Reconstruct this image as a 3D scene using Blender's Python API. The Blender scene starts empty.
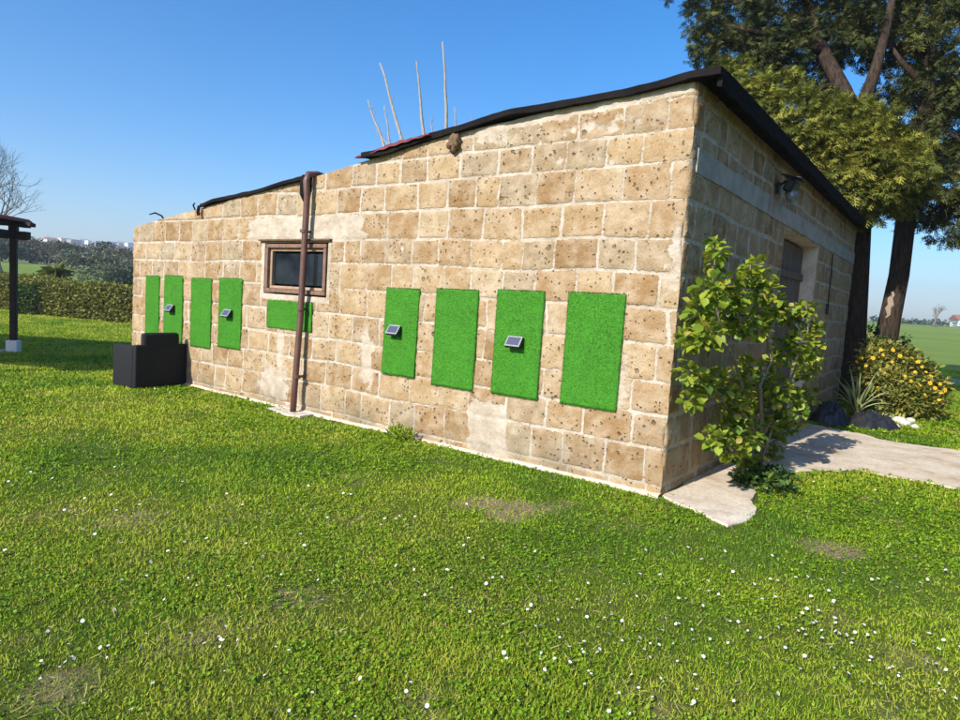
import bpy, math, random
import numpy as np
from mathutils import Vector, Matrix
random.seed(7); rng = np.random.default_rng(7)
S = bpy.context.scene
COL = S.collection
R = math.radians

# ------------------------------------------------------------------ camera
CAM = np.array([1.842, -5.027, 1.47])
RT = np.array([0.798906, 0.598025, 0.064152]); UP = np.array([-0.104347, 0.032768, 0.994001]); FW = np.array([-0.592335, 0.800807, -0.088580])
FPX = 655.72
def at(px, py, Y):
    d = FW + RT*(px-480)/FPX - UP*(py-360)/FPX
    return CAM + d*((Y-CAM[1])/d[1])
def project(P):
    v = np.asarray(P, float) - CAM
    w = v @ FW
    ws = np.where(w > 0.05, w, 0.05)
    return 480+FPX*(v@RT)/ws, 360-FPX*(v@UP)/ws, w
cam = bpy.data.cameras.new('camera'); co = bpy.data.objects.new('camera', cam); COL.objects.link(co)
cam.sensor_width = 36; cam.lens = 36*FPX/960; cam.clip_end = 9000; cam.clip_start = 0.05
M4 = Matrix.Identity(4)
for i in range(3):
    M4[i][0] = RT[i]; M4[i][1] = UP[i]; M4[i][2] = -FW[i]; M4[i][3] = CAM[i]
co.matrix_world = M4
S.camera = co

# ------------------------------------------------------------------ numpy noise
def _h(i, j, k, s):
    n = (i*374761393 + j*668265263 + k*2147483647 + s*1274126177) & 0x7fffffff
    n = ((n ^ (n >> 13))*1274126177) & 0x7fffffff
    n = ((n ^ (n >> 15))*668265263) & 0x7fffffff
    return (n & 0xffff)/65535.0
def vn(x, y, z=0.0, s=0):
    x, y, z = np.broadcast_arrays(np.asarray(x, float), np.asarray(y, float), np.asarray(z, float))
    i, j, k = np.floor(x).astype(np.int64), np.floor(y).astype(np.int64), np.floor(z).astype(np.int64)
    u, v, w = x-i, y-j, z-k
    u, v, w = u*u*(3-2*u), v*v*(3-2*v), w*w*(3-2*w)
    r = 0
    for a in (0, 1):
        for b in (0, 1):
            for c in (0, 1):
                r = r + _h(i+a, j+b, k+c, s)*(u if a else 1-u)*(v if b else 1-v)*(w if c else 1-w)
    return r
def fbm(x, y, z=0.0, s=0, o=3):
    r = 0; a = .5; f = 1.0; t = 0
    for q in range(o):
        r = r + a*vn(np.asarray(x)*f, np.asarray(y)*f, np.asarray(z)*f, s+q); t += a; a *= .5; f *= 2.03
    return r/t
def sstep(a, b, x):
    t = np.clip((np.asarray(x, float)-a)/(b-a), 0, 1); return t*t*(3-2*t)

# ------------------------------------------------------------------ objects
def tag(o, label=None, cat=None, group=None, kind=None):
    if label: o['label'] = label
    if cat: o['category'] = cat
    if group: o['group'] = group
    if kind: o['kind'] = kind
    return o
def empty(name, loc, label=None, cat=None, group=None, rz=0.0):
    o = bpy.data.objects.new(name, None); COL.objects.link(o); o.location = [float(c) for c in loc]; o.rotation_euler[2] = rz
    o.empty_display_size = .1
    return tag(o, label, cat, group)
def link(name, me, mats, parent=None, world=True):
    o = bpy.data.objects.new(name, me); COL.objects.link(o)
    for m in (mats if isinstance(mats, (list, tuple)) else [mats]): me.materials.append(m)
    if parent is not None:
        o.parent = parent
        if world:
            bpy.context.view_layer.update()
            o.matrix_parent_inverse = parent.matrix_world.inverted()
    return o
def copy_tree(o, parent=None):
    c = o.copy(); COL.objects.link(c); c.parent = parent
    for ch in list(o.children): copy_tree(ch, c)
    return c

class MB:
    def __init__(s): s.v = []; s.f = []; s.m = []
    def add(s, vs, fs, mi=0):
        b = len(s.v); s.v += [tuple(float(c) for c in v) for v in vs]
        s.f += [tuple(b+i for i in f) for f in fs]; s.m += [mi]*len(fs); return s
    def box(s, c, d, rot=None, mi=0, bev=0.0):
        hx, hy, hz = d[0]/2, d[1]/2, d[2]/2
        if bev <= 0:
            vs = [(x, y, z) for z in (-hz, hz) for y in (-hy, hy) for x in (-hx, hx)]
            fs = [(0, 2, 3, 1), (4, 5, 7, 6), (0, 1, 5, 4), (2, 6, 7, 3), (0, 4, 6, 2), (1, 3, 7, 5)]
        else:
            b = min(bev, hx*.9, hy*.9, hz*.9); vs = []
            idx = {}
            for sx in (-1, 1):
                for sy in (-1, 1):
                    for sz in (-1, 1):
                        for ax in range(3):
                            p = [sx*(hx-b), sy*(hy-b), sz*(hz-b)]
                            p[ax] += (sx, sy, sz)[ax]*b
                            idx[(sx, sy, sz, ax)] = len(vs); vs.append(tuple(p))
            fs = []
            for ax in range(3):
                o = [a for a in range(3) if a != ax]
                for sg in (-1, 1):
                    q = []
                    for (a, c2) in ((-1, -1), (1, -1), (1, 1), (-1, 1)):
                        k = [0, 0, 0]; k[ax] = sg; k[o[0]] = a; k[o[1]] = c2
                        q.append(idx[(k[0], k[1], k[2], ax)])
                    fs.append(tuple(q))
            for ax in range(3):
                o = [a for a in range(3) if a != ax]
                for a in (-1, 1):
                    for c2 in (-1, 1):
                        k0 = [0, 0, 0]; k1 = [0, 0, 0]
                        k0[ax] = -1; k1[ax] = 1
                        for k in (k0, k1): k[o[0]] = a; k[o[1]] = c2
                        fs.append((idx[(*k0, o[0])], idx[(*k1, o[0])], idx[(*k1, o[1])], idx[(*k0, o[1])]))
            for sx in (-1, 1):
                for sy in (-1, 1):
                    for sz in (-1, 1):
                        fs.append(tuple(idx[(sx, sy, sz, a)] for a in range(3)))
        if rot is not None: vs = [tuple(rot @ Vector(v)) for v in vs]
        return s.add([(v[0]+c[0], v[1]+c[1], v[2]+c[2]) for v in vs], fs, mi)
    def tube(s, pts, rad, n=8, mi=0, cap=True):
        pts = [Vector([float(c) for c in p]) for p in pts]
        if not hasattr(rad, '__len__'): rad = [rad]*len(pts)
        vs = []; fs = []; ref = None
        for i, p in enumerate(pts):
            t = (pts[min(i+1, len(pts)-1)]-pts[max(i-1, 0)])
            t = t.normalized() if t.length > 1e-9 else Vector((0, 0, 1))
            if ref is None: ref = t.orthogonal().normalized()
            ref = (ref - t*ref.dot(t)); ref = ref.normalized() if ref.length > 1e-6 else t.orthogonal().normalized()
            b = t.cross(ref)
            for k in range(n):
                a = 2*math.pi*k/n
                vs.append(p + (ref*math.cos(a)+b*math.sin(a))*float(rad[i]))
        for i in range(len(pts)-1):
            for k in range(n):
                fs.append((i*n+k, i*n+(k+1) % n, (i+1)*n+(k+1) % n, (i+1)*n+k))
        if cap:
            fs.append(tuple(range(n-1, -1, -1))); fs.append(tuple((len(pts)-1)*n+k for k in range(n)))
        return s.add(vs, fs, mi)
    def build(s, name, mats, parent=None, smooth=False, fix=True):
        me = bpy.data.meshes.new(name); me.from_pydata(s.v, [], s.f); me.update()
        if len(set(s.m)) > 1: me.polygons.foreach_set('material_index', s.m)
        if fix:
            import bmesh
            bm = bmesh.new(); bm.from_mesh(me); bmesh.ops.recalc_face_normals(bm, faces=bm.faces); bm.to_mesh(me); bm.free()
        if smooth: me.polygons.foreach_set('use_smooth', [True]*len(me.polygons))
        return link(name, me, mats, parent)

def np_mesh(name, V, faces, attrs=None, smooth=False, mat_idx=None):
    """faces: list of int arrays (n,k)"""
    me = bpy.data.meshes.new(name)
    V = np.asarray(V, np.float32)
    me.vertices.add(len(V)); me.vertices.foreach_set('co', V.ravel())
    faces = [np.asarray(f, np.int32) for f in faces if len(f)]
    nl = sum(f.size for f in faces); npol = sum(len(f) for f in faces)
    me.loops.add(nl); me.loops.foreach_set('vertex_index', np.concatenate([f.ravel() for f in faces]))
    me.polygons.add(npol)
    tot = np.concatenate([np.full(len(f), f.shape[1], np.int32) for f in faces])
    st = np.concatenate([[0], np.cumsum(tot)[:-1]]).astype(np.int32)
    me.polygons.foreach_set('loop_start', st)
    if smooth: me.polygons.foreach_set('use_smooth', np.ones(npol, bool))
    if mat_idx is not None: me.polygons.foreach_set('material_index', np.asarray(mat_idx, np.int32))
    me.update(calc_edges=True); me.validate()
    for k, a in (attrs or {}).items():
        at_ = me.attributes.new(k, 'FLOAT', 'POINT'); at_.data.foreach_set('value', np.asarray(a, np.float32))
    return me

LEAF = (np.array([(0, 0, 0), (-.36, .25, .07), (-.42, .62, .10), (0, 1, -.08), (.42, .62, .10), (.36, .25, .07)], float), [(0, 1, 2, 3), (0, 3, 4, 5)])
BLADE = (np.array([(-.5, 0, 0), (.5, 0, 0), (.38, .55, .06), (-.38, .55, .06), (0, 1, .28)], float), None)
def frames(yaw, pitch, roll):
    """leaf frame: +y is the leaf direction (pitch above horizontal), z the face normal"""
    cy, sy, cp, sp, cr, sr = np.cos(yaw), np.sin(yaw), np.cos(pitch), np.sin(pitch), np.cos(roll), np.sin(roll)
    d = np.stack([-sy*cp, cy*cp, sp], -1)
    r0 = np.stack([cy, sy, np.zeros_like(cy)], -1)
    n0 = np.cross(r0, d)
    r = r0*cr[:, None]+n0*sr[:, None]; n = np.cross(r, d)
    return np.stack([r, d, n], 1)          # rows: axes
def scatter(pos, F, size, wid, tv, tf):
    """instances of a template: pos (N,3), F (N,3,3), size/wid (N,)"""
    N = len(pos); k = len(tv)
    T = np.repeat(tv[None], N, 0).copy()
    T[:, :, 0] *= (size*wid)[:, None]; T[:, :, 1] *= size[:, None]; T[:, :, 2] *= size[:, None]
    V = (T[:, :, None, :] @ F[:, None, :, :])[:, :, 0, :] + pos[:, None, :]
    V = V.reshape(-1, 3)
    base = (np.arange(N)*k)[:, None]
    fl = []
    by = {}
    for f in tf: by.setdefault(len(f), []).append(f)
    for n_, fs in by.items():
        A = np.concatenate([base+np.array(f)[None] for f in fs], 0); fl.append(A)
    return V, fl
def merge(parts):
    """parts: list of (V, facelist, attrdict)"""
    off = 0; VV = []; FF = []; AA = {}
    for V, fl, at_ in parts:
        VV.append(V); FF += [f+off for f in fl]; off += len(V)
        for k, a in at_.items(): AA.setdefault(k, []).append(a)
    return np.concatenate(VV), FF, {k: np.concatenate(a) for k, a in AA.items()}

# ------------------------------------------------------------------ materials
class NT:
    def __init__(s, name):
        s.mat = bpy.data.materials.new(name); s.mat.use_nodes = True; s.t = s.mat.node_tree; s.t.nodes.clear()
        s.out = s.n('ShaderNodeOutputMaterial'); s.p = s.n('ShaderNodeBsdfPrincipled')
        s.l(s.p.outputs[0], s.out.inputs[0])
    def n(s, typ, **kw):
        nd = s.t.nodes.new(typ)
        for k, v in kw.items(): setattr(nd, k, v)
        return nd
    def l(s, a, b): s.t.links.new(a, b)
    def val(s, sock, v):
        if isinstance(v, (int, float, tuple, list)): sock.default_value = v if not isinstance(v, (tuple, list)) or len(v) == 4 or sock.type == 'VECTOR' else (*v, 1)
        else: s.l(v, sock)
    def attr(s, name): return s.n('ShaderNodeAttribute', attribute_name=name).outputs['Fac']
    def pos(s):
        return s.n('ShaderNodeNewGeometry').outputs['Position']
    def obj(s): return s.n('ShaderNodeTexCoord').outputs['Object']
    def noise(s, vec, scale, det=3, rough=.55, out='Fac'):
        nd = s.n('ShaderNodeTexNoise'); s.l(vec, nd.inputs['Vector']); nd.inputs['Scale'].default_value = scale
        nd.inputs['Detail'].default_value = det; nd.inputs['Roughness'].default_value = rough
        return nd.outputs[out]
    def voro(s, vec, scale, out='Distance'):
        nd = s.n('ShaderNodeTexVoronoi'); s.l(vec, nd.inputs['Vector']); nd.inputs['Scale'].default_value = scale
        return nd.outputs[out]
    def m(s, op, a, b=0.0, c=0.0):
        nd = s.n('ShaderNodeMath', operation=op)
        for i, v in enumerate((a, b, c)): s.val(nd.inputs[i], v)
        return nd.outputs[0]
    def ramp(s, f, stops):
        nd = s.n('ShaderNodeValToRGB'); s.val(nd.inputs[0], f)
        el = nd.color_ramp.elements
        while len(el) < len(stops): el.new(.5)
        for e, (p, c) in zip(el, stops):
            e.position = p; e.color = (*c, 1) if len(c) == 3 else c
        return nd.outputs[0]
    def mr(s, v, a, b, c=0.0, d=1.0, smooth=True):
        nd = s.n('ShaderNodeMapRange'); nd.interpolation_type = 'SMOOTHSTEP' if smooth else 'LINEAR'
        for i, x in enumerate((v, a, b, c, d)): s.val(nd.inputs[i], x)
        return nd.outputs[0]
    def mix(s, f, a, b, mode='MIX'):
        nd = s.n('ShaderNodeMix', data_type='RGBA', blend_type=mode)
        s.val(nd.inputs[0], f); s.val(nd.inputs[6], a); s.val(nd.inputs[7], b)
        return nd.outputs[2]
    def bump(s, h, st=.5, dist=.01, nrm=None):
        nd = s.n('ShaderNodeBump'); nd.inputs['Strength'].default_value = st; nd.inputs['Distance'].default_value = dist
        s.l(h, nd.inputs['Height'])
        if nrm is not None: s.l(nrm, nd.inputs['Normal'])
        s.l(nd.outputs[0], s.p.inputs['Normal']); return nd.outputs[0]
    def fin(s, col, rough=.8, spec=.3, metal=0.0):
        s.val(s.p.inputs['Base Color'], col); s.val(s.p.inputs['Roughness'], rough)
        s.val(s.p.inputs['Specular IOR Level'], spec); s.val(s.p.inputs['Metallic'], metal)
        return s.mat
    def translucent(s, col, fac):
        tr = s.n('ShaderNodeBsdfTranslucent'); s.val(tr.inputs[0], col)
        mx = s.n('ShaderNodeMixShader'); s.val(mx.inputs[0], fac)
        s.l(s.p.outputs[0], mx.inputs[1]); s.l(tr.outputs[0], mx.inputs[2]); s.l(mx.outputs[0], s.out.inputs[0])

def mat_plain(name, col, rough=.6, spec=.4, metal=0., var=.25, scale=8., bump=.0, bscale=60.):
    t = NT(name); p = t.pos()
    n = t.noise(p, scale, 4)
    f = t.mr(n, .25, .75, 1-var, 1+var, False)
    vm = t.n('ShaderNodeVectorMath', operation='SCALE'); vm.inputs[0].default_value = col; t.l(f, vm.inputs['Scale'])
    if bump > 0: t.bump(t.noise(p, bscale, 3), bump, .01)
    return t.fin(vm.outputs[0], t.mr(t.noise(p, scale*2.3, 3), .3, .7, rough-.08, rough+.08, False), spec, metal)

def mat_wall():
    t = NT('tuff_block'); p = t.pos()
    edge = t.attr('edge'); bid = t.attr('bid'); pl = t.attr('plaster')
    n1 = t.noise(p, 9, 3); n2 = t.noise(p, 34, 4, .6)
    wob = t.m('ADD', t.m('MULTIPLY', t.m('SUBTRACT', n1, .5), .030), t.m('MULTIPLY', t.m('SUBTRACT', n2, .5), .032))
    e = t.m('ADD', edge, wob)
    mask = t.mr(t.m('ADD', e, .0045), -.003, .005)                       # 1 = stone, 0 = mortar
    pn = t.noise(p, 6.5, 5, .62)
    pm = t.mr(t.m('ADD', pl, t.m('MULTIPLY', t.m('SUBTRACT', pn, .5), 1.7)), .40, .56)
    mask = t.m('MULTIPLY', mask, t.m('SUBTRACT', 1.0, t.m('MULTIPLY', pm, .92)))
    stone = t.ramp(bid, [(0, (.28, .17, .078)), (.22, (.385, .257, .132)), (.45, (.45, .32, .18)), (.62, (.35, .275, .178)), (.8, (.32, .19, .085)), (1, (.47, .36, .225))])
    g = t.noise(p, 60, 4, .65); g2 = t.noise(p, 6, 3)
    stone = t.mix(t.mr(g, .35, .7, 0, .55, False), stone, (.20, .115, .05))
    stone = t.mix(t.mr(g2, .42, .75, 0, .5, False), stone, (.62, .52, .38))
    # lapilli holes of the tuff
    vv = t.noise(p, 3.1, 2)
    dist = t.n('ShaderNodeVectorMath', operation='MULTIPLY_ADD')
    t.l(t.noise(p, 40, 2, .5, 'Color'), dist.inputs[0]); dist.inputs[1].default_value = (.03, .03, .03); t.l(p, dist.inputs[2])
    v1 = t.voro(dist.outputs[0], 26); v2 = t.voro(dist.outputs[0], 11)
    rnd = t.voro(dist.outputs[0], 26, 'Color'); sep = t.n('ShaderNodeSeparateColor'); t.l(rnd, sep.inputs[0])
    rnd2 = t.voro(dist.outputs[0], 11, 'Color'); sep2 = t.n('ShaderNodeSeparateColor'); t.l(rnd2, sep2.inputs[0])
    thr = t.m('MULTIPLY', t.mr(sep.outputs[0], .25, 1, 0, .36, False), t.mr(vv, .3, .65, .35, 1.25, False))
    thr2 = t.m('MULTIPLY', t.mr(sep2.outputs[0], .6, 1, 0, .28, False), t.mr(vv, .3, .65, .4, 1.2, False))
    pit = t.m('MAXIMUM', t.mr(t.m('SUBTRACT', thr, v1), -.04, .10), t.mr(t.m('SUBTRACT', thr2, v2), -.03, .07))
    pitm = t.m('MULTIPLY', pit, mask)
    stone = t.mix(t.m('MULTIPLY', pit, t.mr(bid, .1, .9, .45, .85)), stone, (.14, .085, .042))
    mn = t.noise(p, 5.5, 4, .6); mn2 = t.noise(p, 90, 3)
    mort = t.ramp(mn, [(.25, (.34, .275, .20)), (.5, (.48, .405, .315)), (.75, (.58, .52, .44))])
    mort = t.mix(t.mr(mn2, .45, .8, 0, .4, False), mort, (.42, .33, .23))
    col = t.mix(mask, mort, stone)
    # damp / dirt close to the ground and run marks
    sx = t.n('ShaderNodeSeparateXYZ'); t.l(p, sx.inputs[0])
    low = t.m('MULTIPLY', t.mr(sx.outputs[2], .04, .42, .75, 0), t.mr(t.noise(p, 2.7, 4), .38, .66))
    col = t.mix(low, col, (.20, .165, .105))
    st = t.n('ShaderNodeMapping'); t.l(p, st.inputs[0]); st.inputs['Scale'].default_value = (5, 5, .5)
    col = t.mix(t.mr(t.noise(st.outputs[0], 1.0, 4), .60, .85, 0, .45, False), col, (.30, .22, .13))
    h = t.m('ADD', t.m('MULTIPLY', g, .5), t.m('ADD', t.m('MULTIPLY', mask, .35), t.m('MULTIPLY', pitm, -1.6)))
    h = t.m('ADD', h, t.m('MULTIPLY', t.noise(p, 22, 4, .6), .7))
    t.bump(h, 1.0, .014)
    return t.fin(col, .92, .15)

def mat_concrete(name, a, b, c, scale=3.0, bump=.5):
    t = NT(name); p = t.pos()
    n = t.noise(p, scale, 5, .65); n2 = t.noise(p, scale*14, 4, .6)
    col = t.ramp(n, [(.28, a), (.5, b), (.72, c)])
    col = t.mix(t.mr(n2, .45, .8, 0, .45, False), col, tuple(x*.55 for x in a))
    st2 = t.noise(p, scale*.7, 5, .7)
    col = t.mix(t.mr(st2, .50, .68, 0, .6), col, (a[0]*.72, a[1]*.62, a[2]*.48))
    v = t.voro(p, 45)
    col = t.mix(t.mr(v, .06, .14, .35, 0), col, tuple(x*.4 for x in a))
    t.bump(t.m('ADD', n2, t.m('MULTIPLY', n, .8)), bump, .012)
    return t.fin(col, .9, .2)

def mat_leaf(name, stops, rough=.5, spec=.35, trans=.3, tcol=None, patch=0.0, patchcol=(.3, .25, .1), pscale=.6):
    t = NT(name); p = t.pos()
    rn = t.attr('rnd')
    col = t.ramp(rn, stops)
    n = t.noise(p, 2.3, 3)
    col = t.mix(t.mr(n, .35, .7, 0, .28, False), col, stops[0][1])
    t.fin(col, rough, spec)
    tc = col if tcol is None else t.mix(.5, col, tcol)
    t.translucent(tc, trans)
    return t.mat

def mat_ground(name, kind):
    t = NT(name); p = t.pos()
    big = t.noise(p, .55, 4, .55); mid = t.noise(p, 2.6, 4, .6); fine = t.noise(p, 38, 4, .7)
    if kind == 'lawn':
        col = t.ramp(big, [(.3, (.075, .12, .014)), (.5, (.12, .17, .018)), (.7, (.16, .18, .026))])
        col = t.mix(t.mr(mid, .55, .74, 0, .75, False), col, (.24, .185, .095))
        col = t.mix(t.mr(fine, .35, .7, .6, 0, False), col, (.045, .055, .014))
        soil = t.mix(t.mr(fine, .3, .7), (.20, .145, .075), (.36, .28, .17))
        col = t.mix(t.mr(t.m('ADD', t.attr('bare'), t.m('MULTIPLY', t.m('SUBTRACT', t.noise(p, 9, 4, .65), .5), .7)), .25, .75), col, soil)
        t.bump(fine, .9, .03)
    else:
        st = t.n('ShaderNodeMapping'); t.l(p, st.inputs[0]); st.inputs['Rotation'].default_value = (0, 0, .3); st.inputs['Scale'].default_value = (.05, .6, .3)
        rows = t.noise(st.outputs[0], 1.0, 4)
        far = t.noise(p, .05, 4)
        col = t.ramp(far, [(.3, (.16, .235, .04)), (.55, (.22, .295, .05)), (.75, (.25, .29, .065))])
        col = t.mix(t.mr(rows, .4, .7, 0, .5, False), col, (.12, .20, .04))
        col = t.mix(t.mr(t.noise(p, 6, 4, .7), .45, .75, 0, .4, False), col, (.24, .31, .08))
        sz = t.n('ShaderNodeSeparateXYZ'); t.l(p, sz.inputs[0])
        col = t.mix(t.mr(sz.outputs[2], 3.2, 5.5), col, t.ramp(t.noise(p, .06, 5, .7), [(.35, (.05, .06, .03)), (.55, (.11, .11, .055)), (.7, (.17, .15, .08))]))
        t.bump(t.noise(p, 9, 4, .7), .8, .15)
    return t.fin(col, .95, .1)

WALL = mat_wall()
CONC = mat_concrete('pale_concrete', (.50, .385, .26), (.70, .585, .44), (.80, .71, .575), 2.2)
GREYC = mat_concrete('grey_concrete', (.30, .28, .25), (.41, .385, .34), (.49, .46, .41), 4, .6)
PLAST = mat_concrete('rough_plaster', (.52, .44, .35), (.68, .60, .50), (.76, .70, .62), 5, .6)
BITU = mat_plain('bitumen_sheet', (.014, .012, .012), .95, .06, 0, .4, 5, .5, 30)
RUST = mat_plain('maroon_sheet', (.19, .042, .038), .6, .35, 0, .35, 9, .3, 40)
PIPE = mat_plain('brown_pipe', (.115, .055, .042), .5, .45, 0, .3, 7, .15, 60)
DWOOD = mat_plain('dark_timber', (.030, .018, .013), .7, .3, 0, .35, 6, .4, 30)
RTILE = mat_plain('roof_covering', (.30, .10, .065), .8, .2, 0, .35, 4, .4, 20)
BLACKP = mat_plain('black_plastic', (.012, .012, .013), .45, .5, 0, .2, 8)
GREYP = mat_plain('grey_plastic', (.30, .31, .32), .45, .5, 0, .15, 30)
SOLAR = mat_plain('solar_cell', (.07, .075, .12), .35, .5, 0, .2, 120)
BLKTOP = mat_plain('stump_timber', (.16, .10, .06), .9, .1, 0, .4, 20, .8, 60)
STONEW = mat_plain('white_stone', (.62, .58, .52), .85, .2, 0, .25, 14, .5, 40)
WHITEW = mat_plain('white_render', (.72, .70, .66), .85, .2, 0, .1, 1)
TOWNW = mat_plain('house_render', (.62, .58, .53), .85, .2, 0, .12, 1)
TOWNG = mat_plain('house_grey_render', (.33, .32, .31), .85, .2, 0, .15, 1)
TOWNR = mat_plain('house_tile', (.30, .13, .08), .85, .2, 0, .2, 1)
DARKW = mat_plain('dark_opening', (.04, .045, .05), .3, .5, 0, .2, 2)
PEBBLE = STONEW

def mat_turf():
    t = NT('artificial_turf'); p = t.pos()
    f = t.noise(p, 150, 4, .8); g = t.noise(p, 9, 4)
    st = t.n('ShaderNodeMapping'); t.l(p, st.inputs[0]); st.inputs['Scale'].default_value = (3, 3, 75)
    rows = t.noise(st.outputs[0], 1.0, 2)
    col = t.ramp(f, [(.25, (.025, .13, .010)), (.5, (.058, .26, .018)), (.75, (.11, .38, .036))])
    col = t.mix(t.mr(g, .35, .7, 0, .35, False), col, (.05, .165, .016))
    col = t.mix(t.mr(rows, .5, .8, 0, .2, False), col, (.045, .18, .02))
    t.bump(t.m('ADD', f, t.m('MULTIPLY', rows, .25)), 1.0, .006)
    return t.fin(col, .7, .2)
TURF = mat_turf()
rng = np.random.default_rng(21)

def mat_wood(name, a, b, axis_scale, rough=.7):
    t = NT(name); p = t.pos()
    st = t.n('ShaderNodeMapping'); t.l(p, st.inputs[0]); st.inputs['Scale'].default_value = axis_scale
    n = t.noise(st.outputs[0], 1.0, 5, .65)
    col = t.ramp(n, [(.3, a), (.7, b)])
    t.bump(n, .5, .006)
    return t.fin(col, rough, .3)
FRAMEW = mat_wood('brown_frame', (.14, .075, .05), (.27, .165, .11), (14, 14, 14), .55)
PLANK = mat_wood('grey_plank', (.085, .065, .05), (.19, .155, .125), (40, 40, 2.5), .85)
def mat_glass():
    t = NT('dark_glass'); p = t.pos()
    g = t.noise(p, 4, 3)
    t.bump(t.noise(p, 3, 2), .06, .01)
    return t.fin(t.ramp(g, [(.3, (.006, .009, .014)), (.7, (.02, .026, .034))]), t.mr(g, .3, .7, .06, .2, False), .6)
GLASS = mat_glass()
def mat_bark(name, a, b):
    t = NT(name); p = t.pos()
    st = t.n('ShaderNodeMapping'); t.l(p, st.inputs[0]); st.inputs['Scale'].default_value = (1, 1, .22)
    n = t.noise(st.outputs[0], 22, 5, .7)
    col = t.ramp(n, [(.3, a), (.68, b)])
    t.bump(n, 1.0, .04)
    return t.fin(col, .95, .1)
BARK = mat_bark('conifer_bark', (.014, .010, .009), (.085, .060, .042))
STEM = mat_bark('pale_stem', (.22, .17, .11), (.40, .33, .24))
BARE = mat_bark('bare_twig', (.10, .085, .075), (.24, .205, .18))
SHOOT = mat_bark('pale_shoot', (.20, .18, .16), (.46, .42, .37))

LEMON = mat_leaf('bush_leaf', [(0, (.04, .09, .012)), (.28, (.14, .24, .018)), (.58, (.32, .40, .032)), (.9, (.48, .49, .05)), (1, (.50, .38, .07))], .42, .5, .36)
CONIF = mat_leaf('sunlit_conifer_spray', [(0, (.035, .052, .013)), (.35, (.13, .155, .024)), (.7, (.27, .275, .038)), (1, (.40, .36, .06))], .65, .2, .22)  # sunlit boughs: sunlight put into the foliage colour
CONIFD = mat_leaf('shaded_conifer_spray', [(0, (.018, .03, .012)), (.4, (.055, .072, .02)), (.75, (.125, .135, .03)), (1, (.22, .20, .05))], .65, .2, .15)  # darker copy of the conifer foliage, crown shade put into the colour
SHRUB = mat_leaf('shrub_leaf', [(0, (.10, .12, .024)), (.5, (.27, .275, .05)), (1, (.45, .38, .09))], .6, .25, .25)
HEDGE = mat_leaf('hedge_leaf', [(0, (.10, .115, .024)), (.4, (.215, .225, .045)), (.75, (.33, .32, .07)), (1, (.43, .35, .10))], .6, .25, .2)
HEDGEG = mat_leaf('green_hedge_leaf', [(0, (.018, .04, .010)), (.5, (.05, .11, .02)), (1, (.12, .18, .03))], .6, .25, .2)
GRASS = mat_leaf('grass_blade', [(0, (.09, .20, .012)), (.26, (.20, .36, .014)), (.55, (.36, .47, .020)), (.82, (.46, .52, .032)), (.90, (.50, .50, .06)), (1, (.52, .42, .18))], .55, .3, .35)
OLIVE = mat_leaf('olive_leaf', [(0, (.09, .11, .065)), (.5, (.18, .20, .12)), (1, (.27, .28, .18))], .6, .25, .15)
BROWNT = mat_leaf('winter_leaf', [(0, (.09, .072, .05)), (.5, (.18, .15, .095)), (1, (.27, .23, .15))], .7, .2, .15)
DARKT = mat_leaf('dark_tree_leaf', [(0, (.030, .048, .028)), (.5, (.075, .10, .055)), (1, (.14, .16, .085))], .6, .25, .15)
ALOE = mat_leaf('aloe_leaf', [(0, (.20, .26, .09)), (.5, (.32, .37, .15)), (1, (.44, .43, .22))], .45, .4, .08)
YELLOW = mat_plain('yellow_petal', (.70, .43, .02), .6, .3, 0, .2, 30)
WHITEF = mat_plain('white_petal', (.78, .76, .76), .7, .3, 0, .08, 40)
DISC = mat_plain('flower_disc', (.60, .40, .03), .7, .3, 0, .15, 60)
TARP = mat_plain('black_film', (.022, .022, .026), .34, .6, 0, .3, 6, .6, 14)
DEADLEAF = mat_plain('dead_leaf', (.16, .065, .02), .7, .3, 0, .3, 40)
ASPH = mat_plain('gravel_track', (.34, .32, .29), .9, .2, 0, .3, 3, .5, 20)

# ------------------------------------------------------------------ light
HAZE = 0.0007
SUN_EL = 32.0; K = 0.075                # sun travels along +y, a touch towards +x
sdir = Vector((K, 1, 0)).normalized()*math.cos(R(SUN_EL)); sdir.z = -math.sin(R(SUN_EL))
sl = bpy.data.lights.new('sun', 'SUN'); so = bpy.data.objects.new('sun', sl); COL.objects.link(so)
sl.energy = 5.0; sl.angle = R(.53); sl.color = (1, .955, .88)
so.rotation_euler = sdir.to_track_quat('-Z', 'Y').to_euler()
so.location = (-3, -20, 20)
W = bpy.data.worlds.new('World'); S.world = W; W.use_nodes = True
wt = W.node_tree; bg = wt.nodes['Background']
sky = wt.nodes.new('ShaderNodeTexSky'); sky.sky_type = 'NISHITA'; sky.sun_disc = False
sky.sun_elevation = R(SUN_EL); sky.sun_rotation = R(180) + math.atan(K)
sky.air_density = 1.0; sky.dust_density = 1.1; sky.ozone_density = 4.5
hs_ = wt.nodes.new('ShaderNodeHueSaturation'); hs_.inputs['Saturation'].default_value = 1.34; hs_.inputs['Hue'].default_value = .502
wt.links.new(sky.outputs[0], hs_.inputs['Color']); wt.links.new(hs_.outputs[0], bg.inputs[0]); bg.inputs[1].default_value = .15
S.view_settings.view_transform = 'Standard'; S.view_settings.look = 'None'; S.view_settings.exposure = .5; S.view_settings.gamma = 1
S.view_settings.use_curve_mapping = False
S.render.engine = 'CYCLES'
try:
    S.cycles.use_denoising = True; S.cycles.max_bounces = 7; S.cycles.transparent_max_bounces = 4
except Exception: pass

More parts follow.
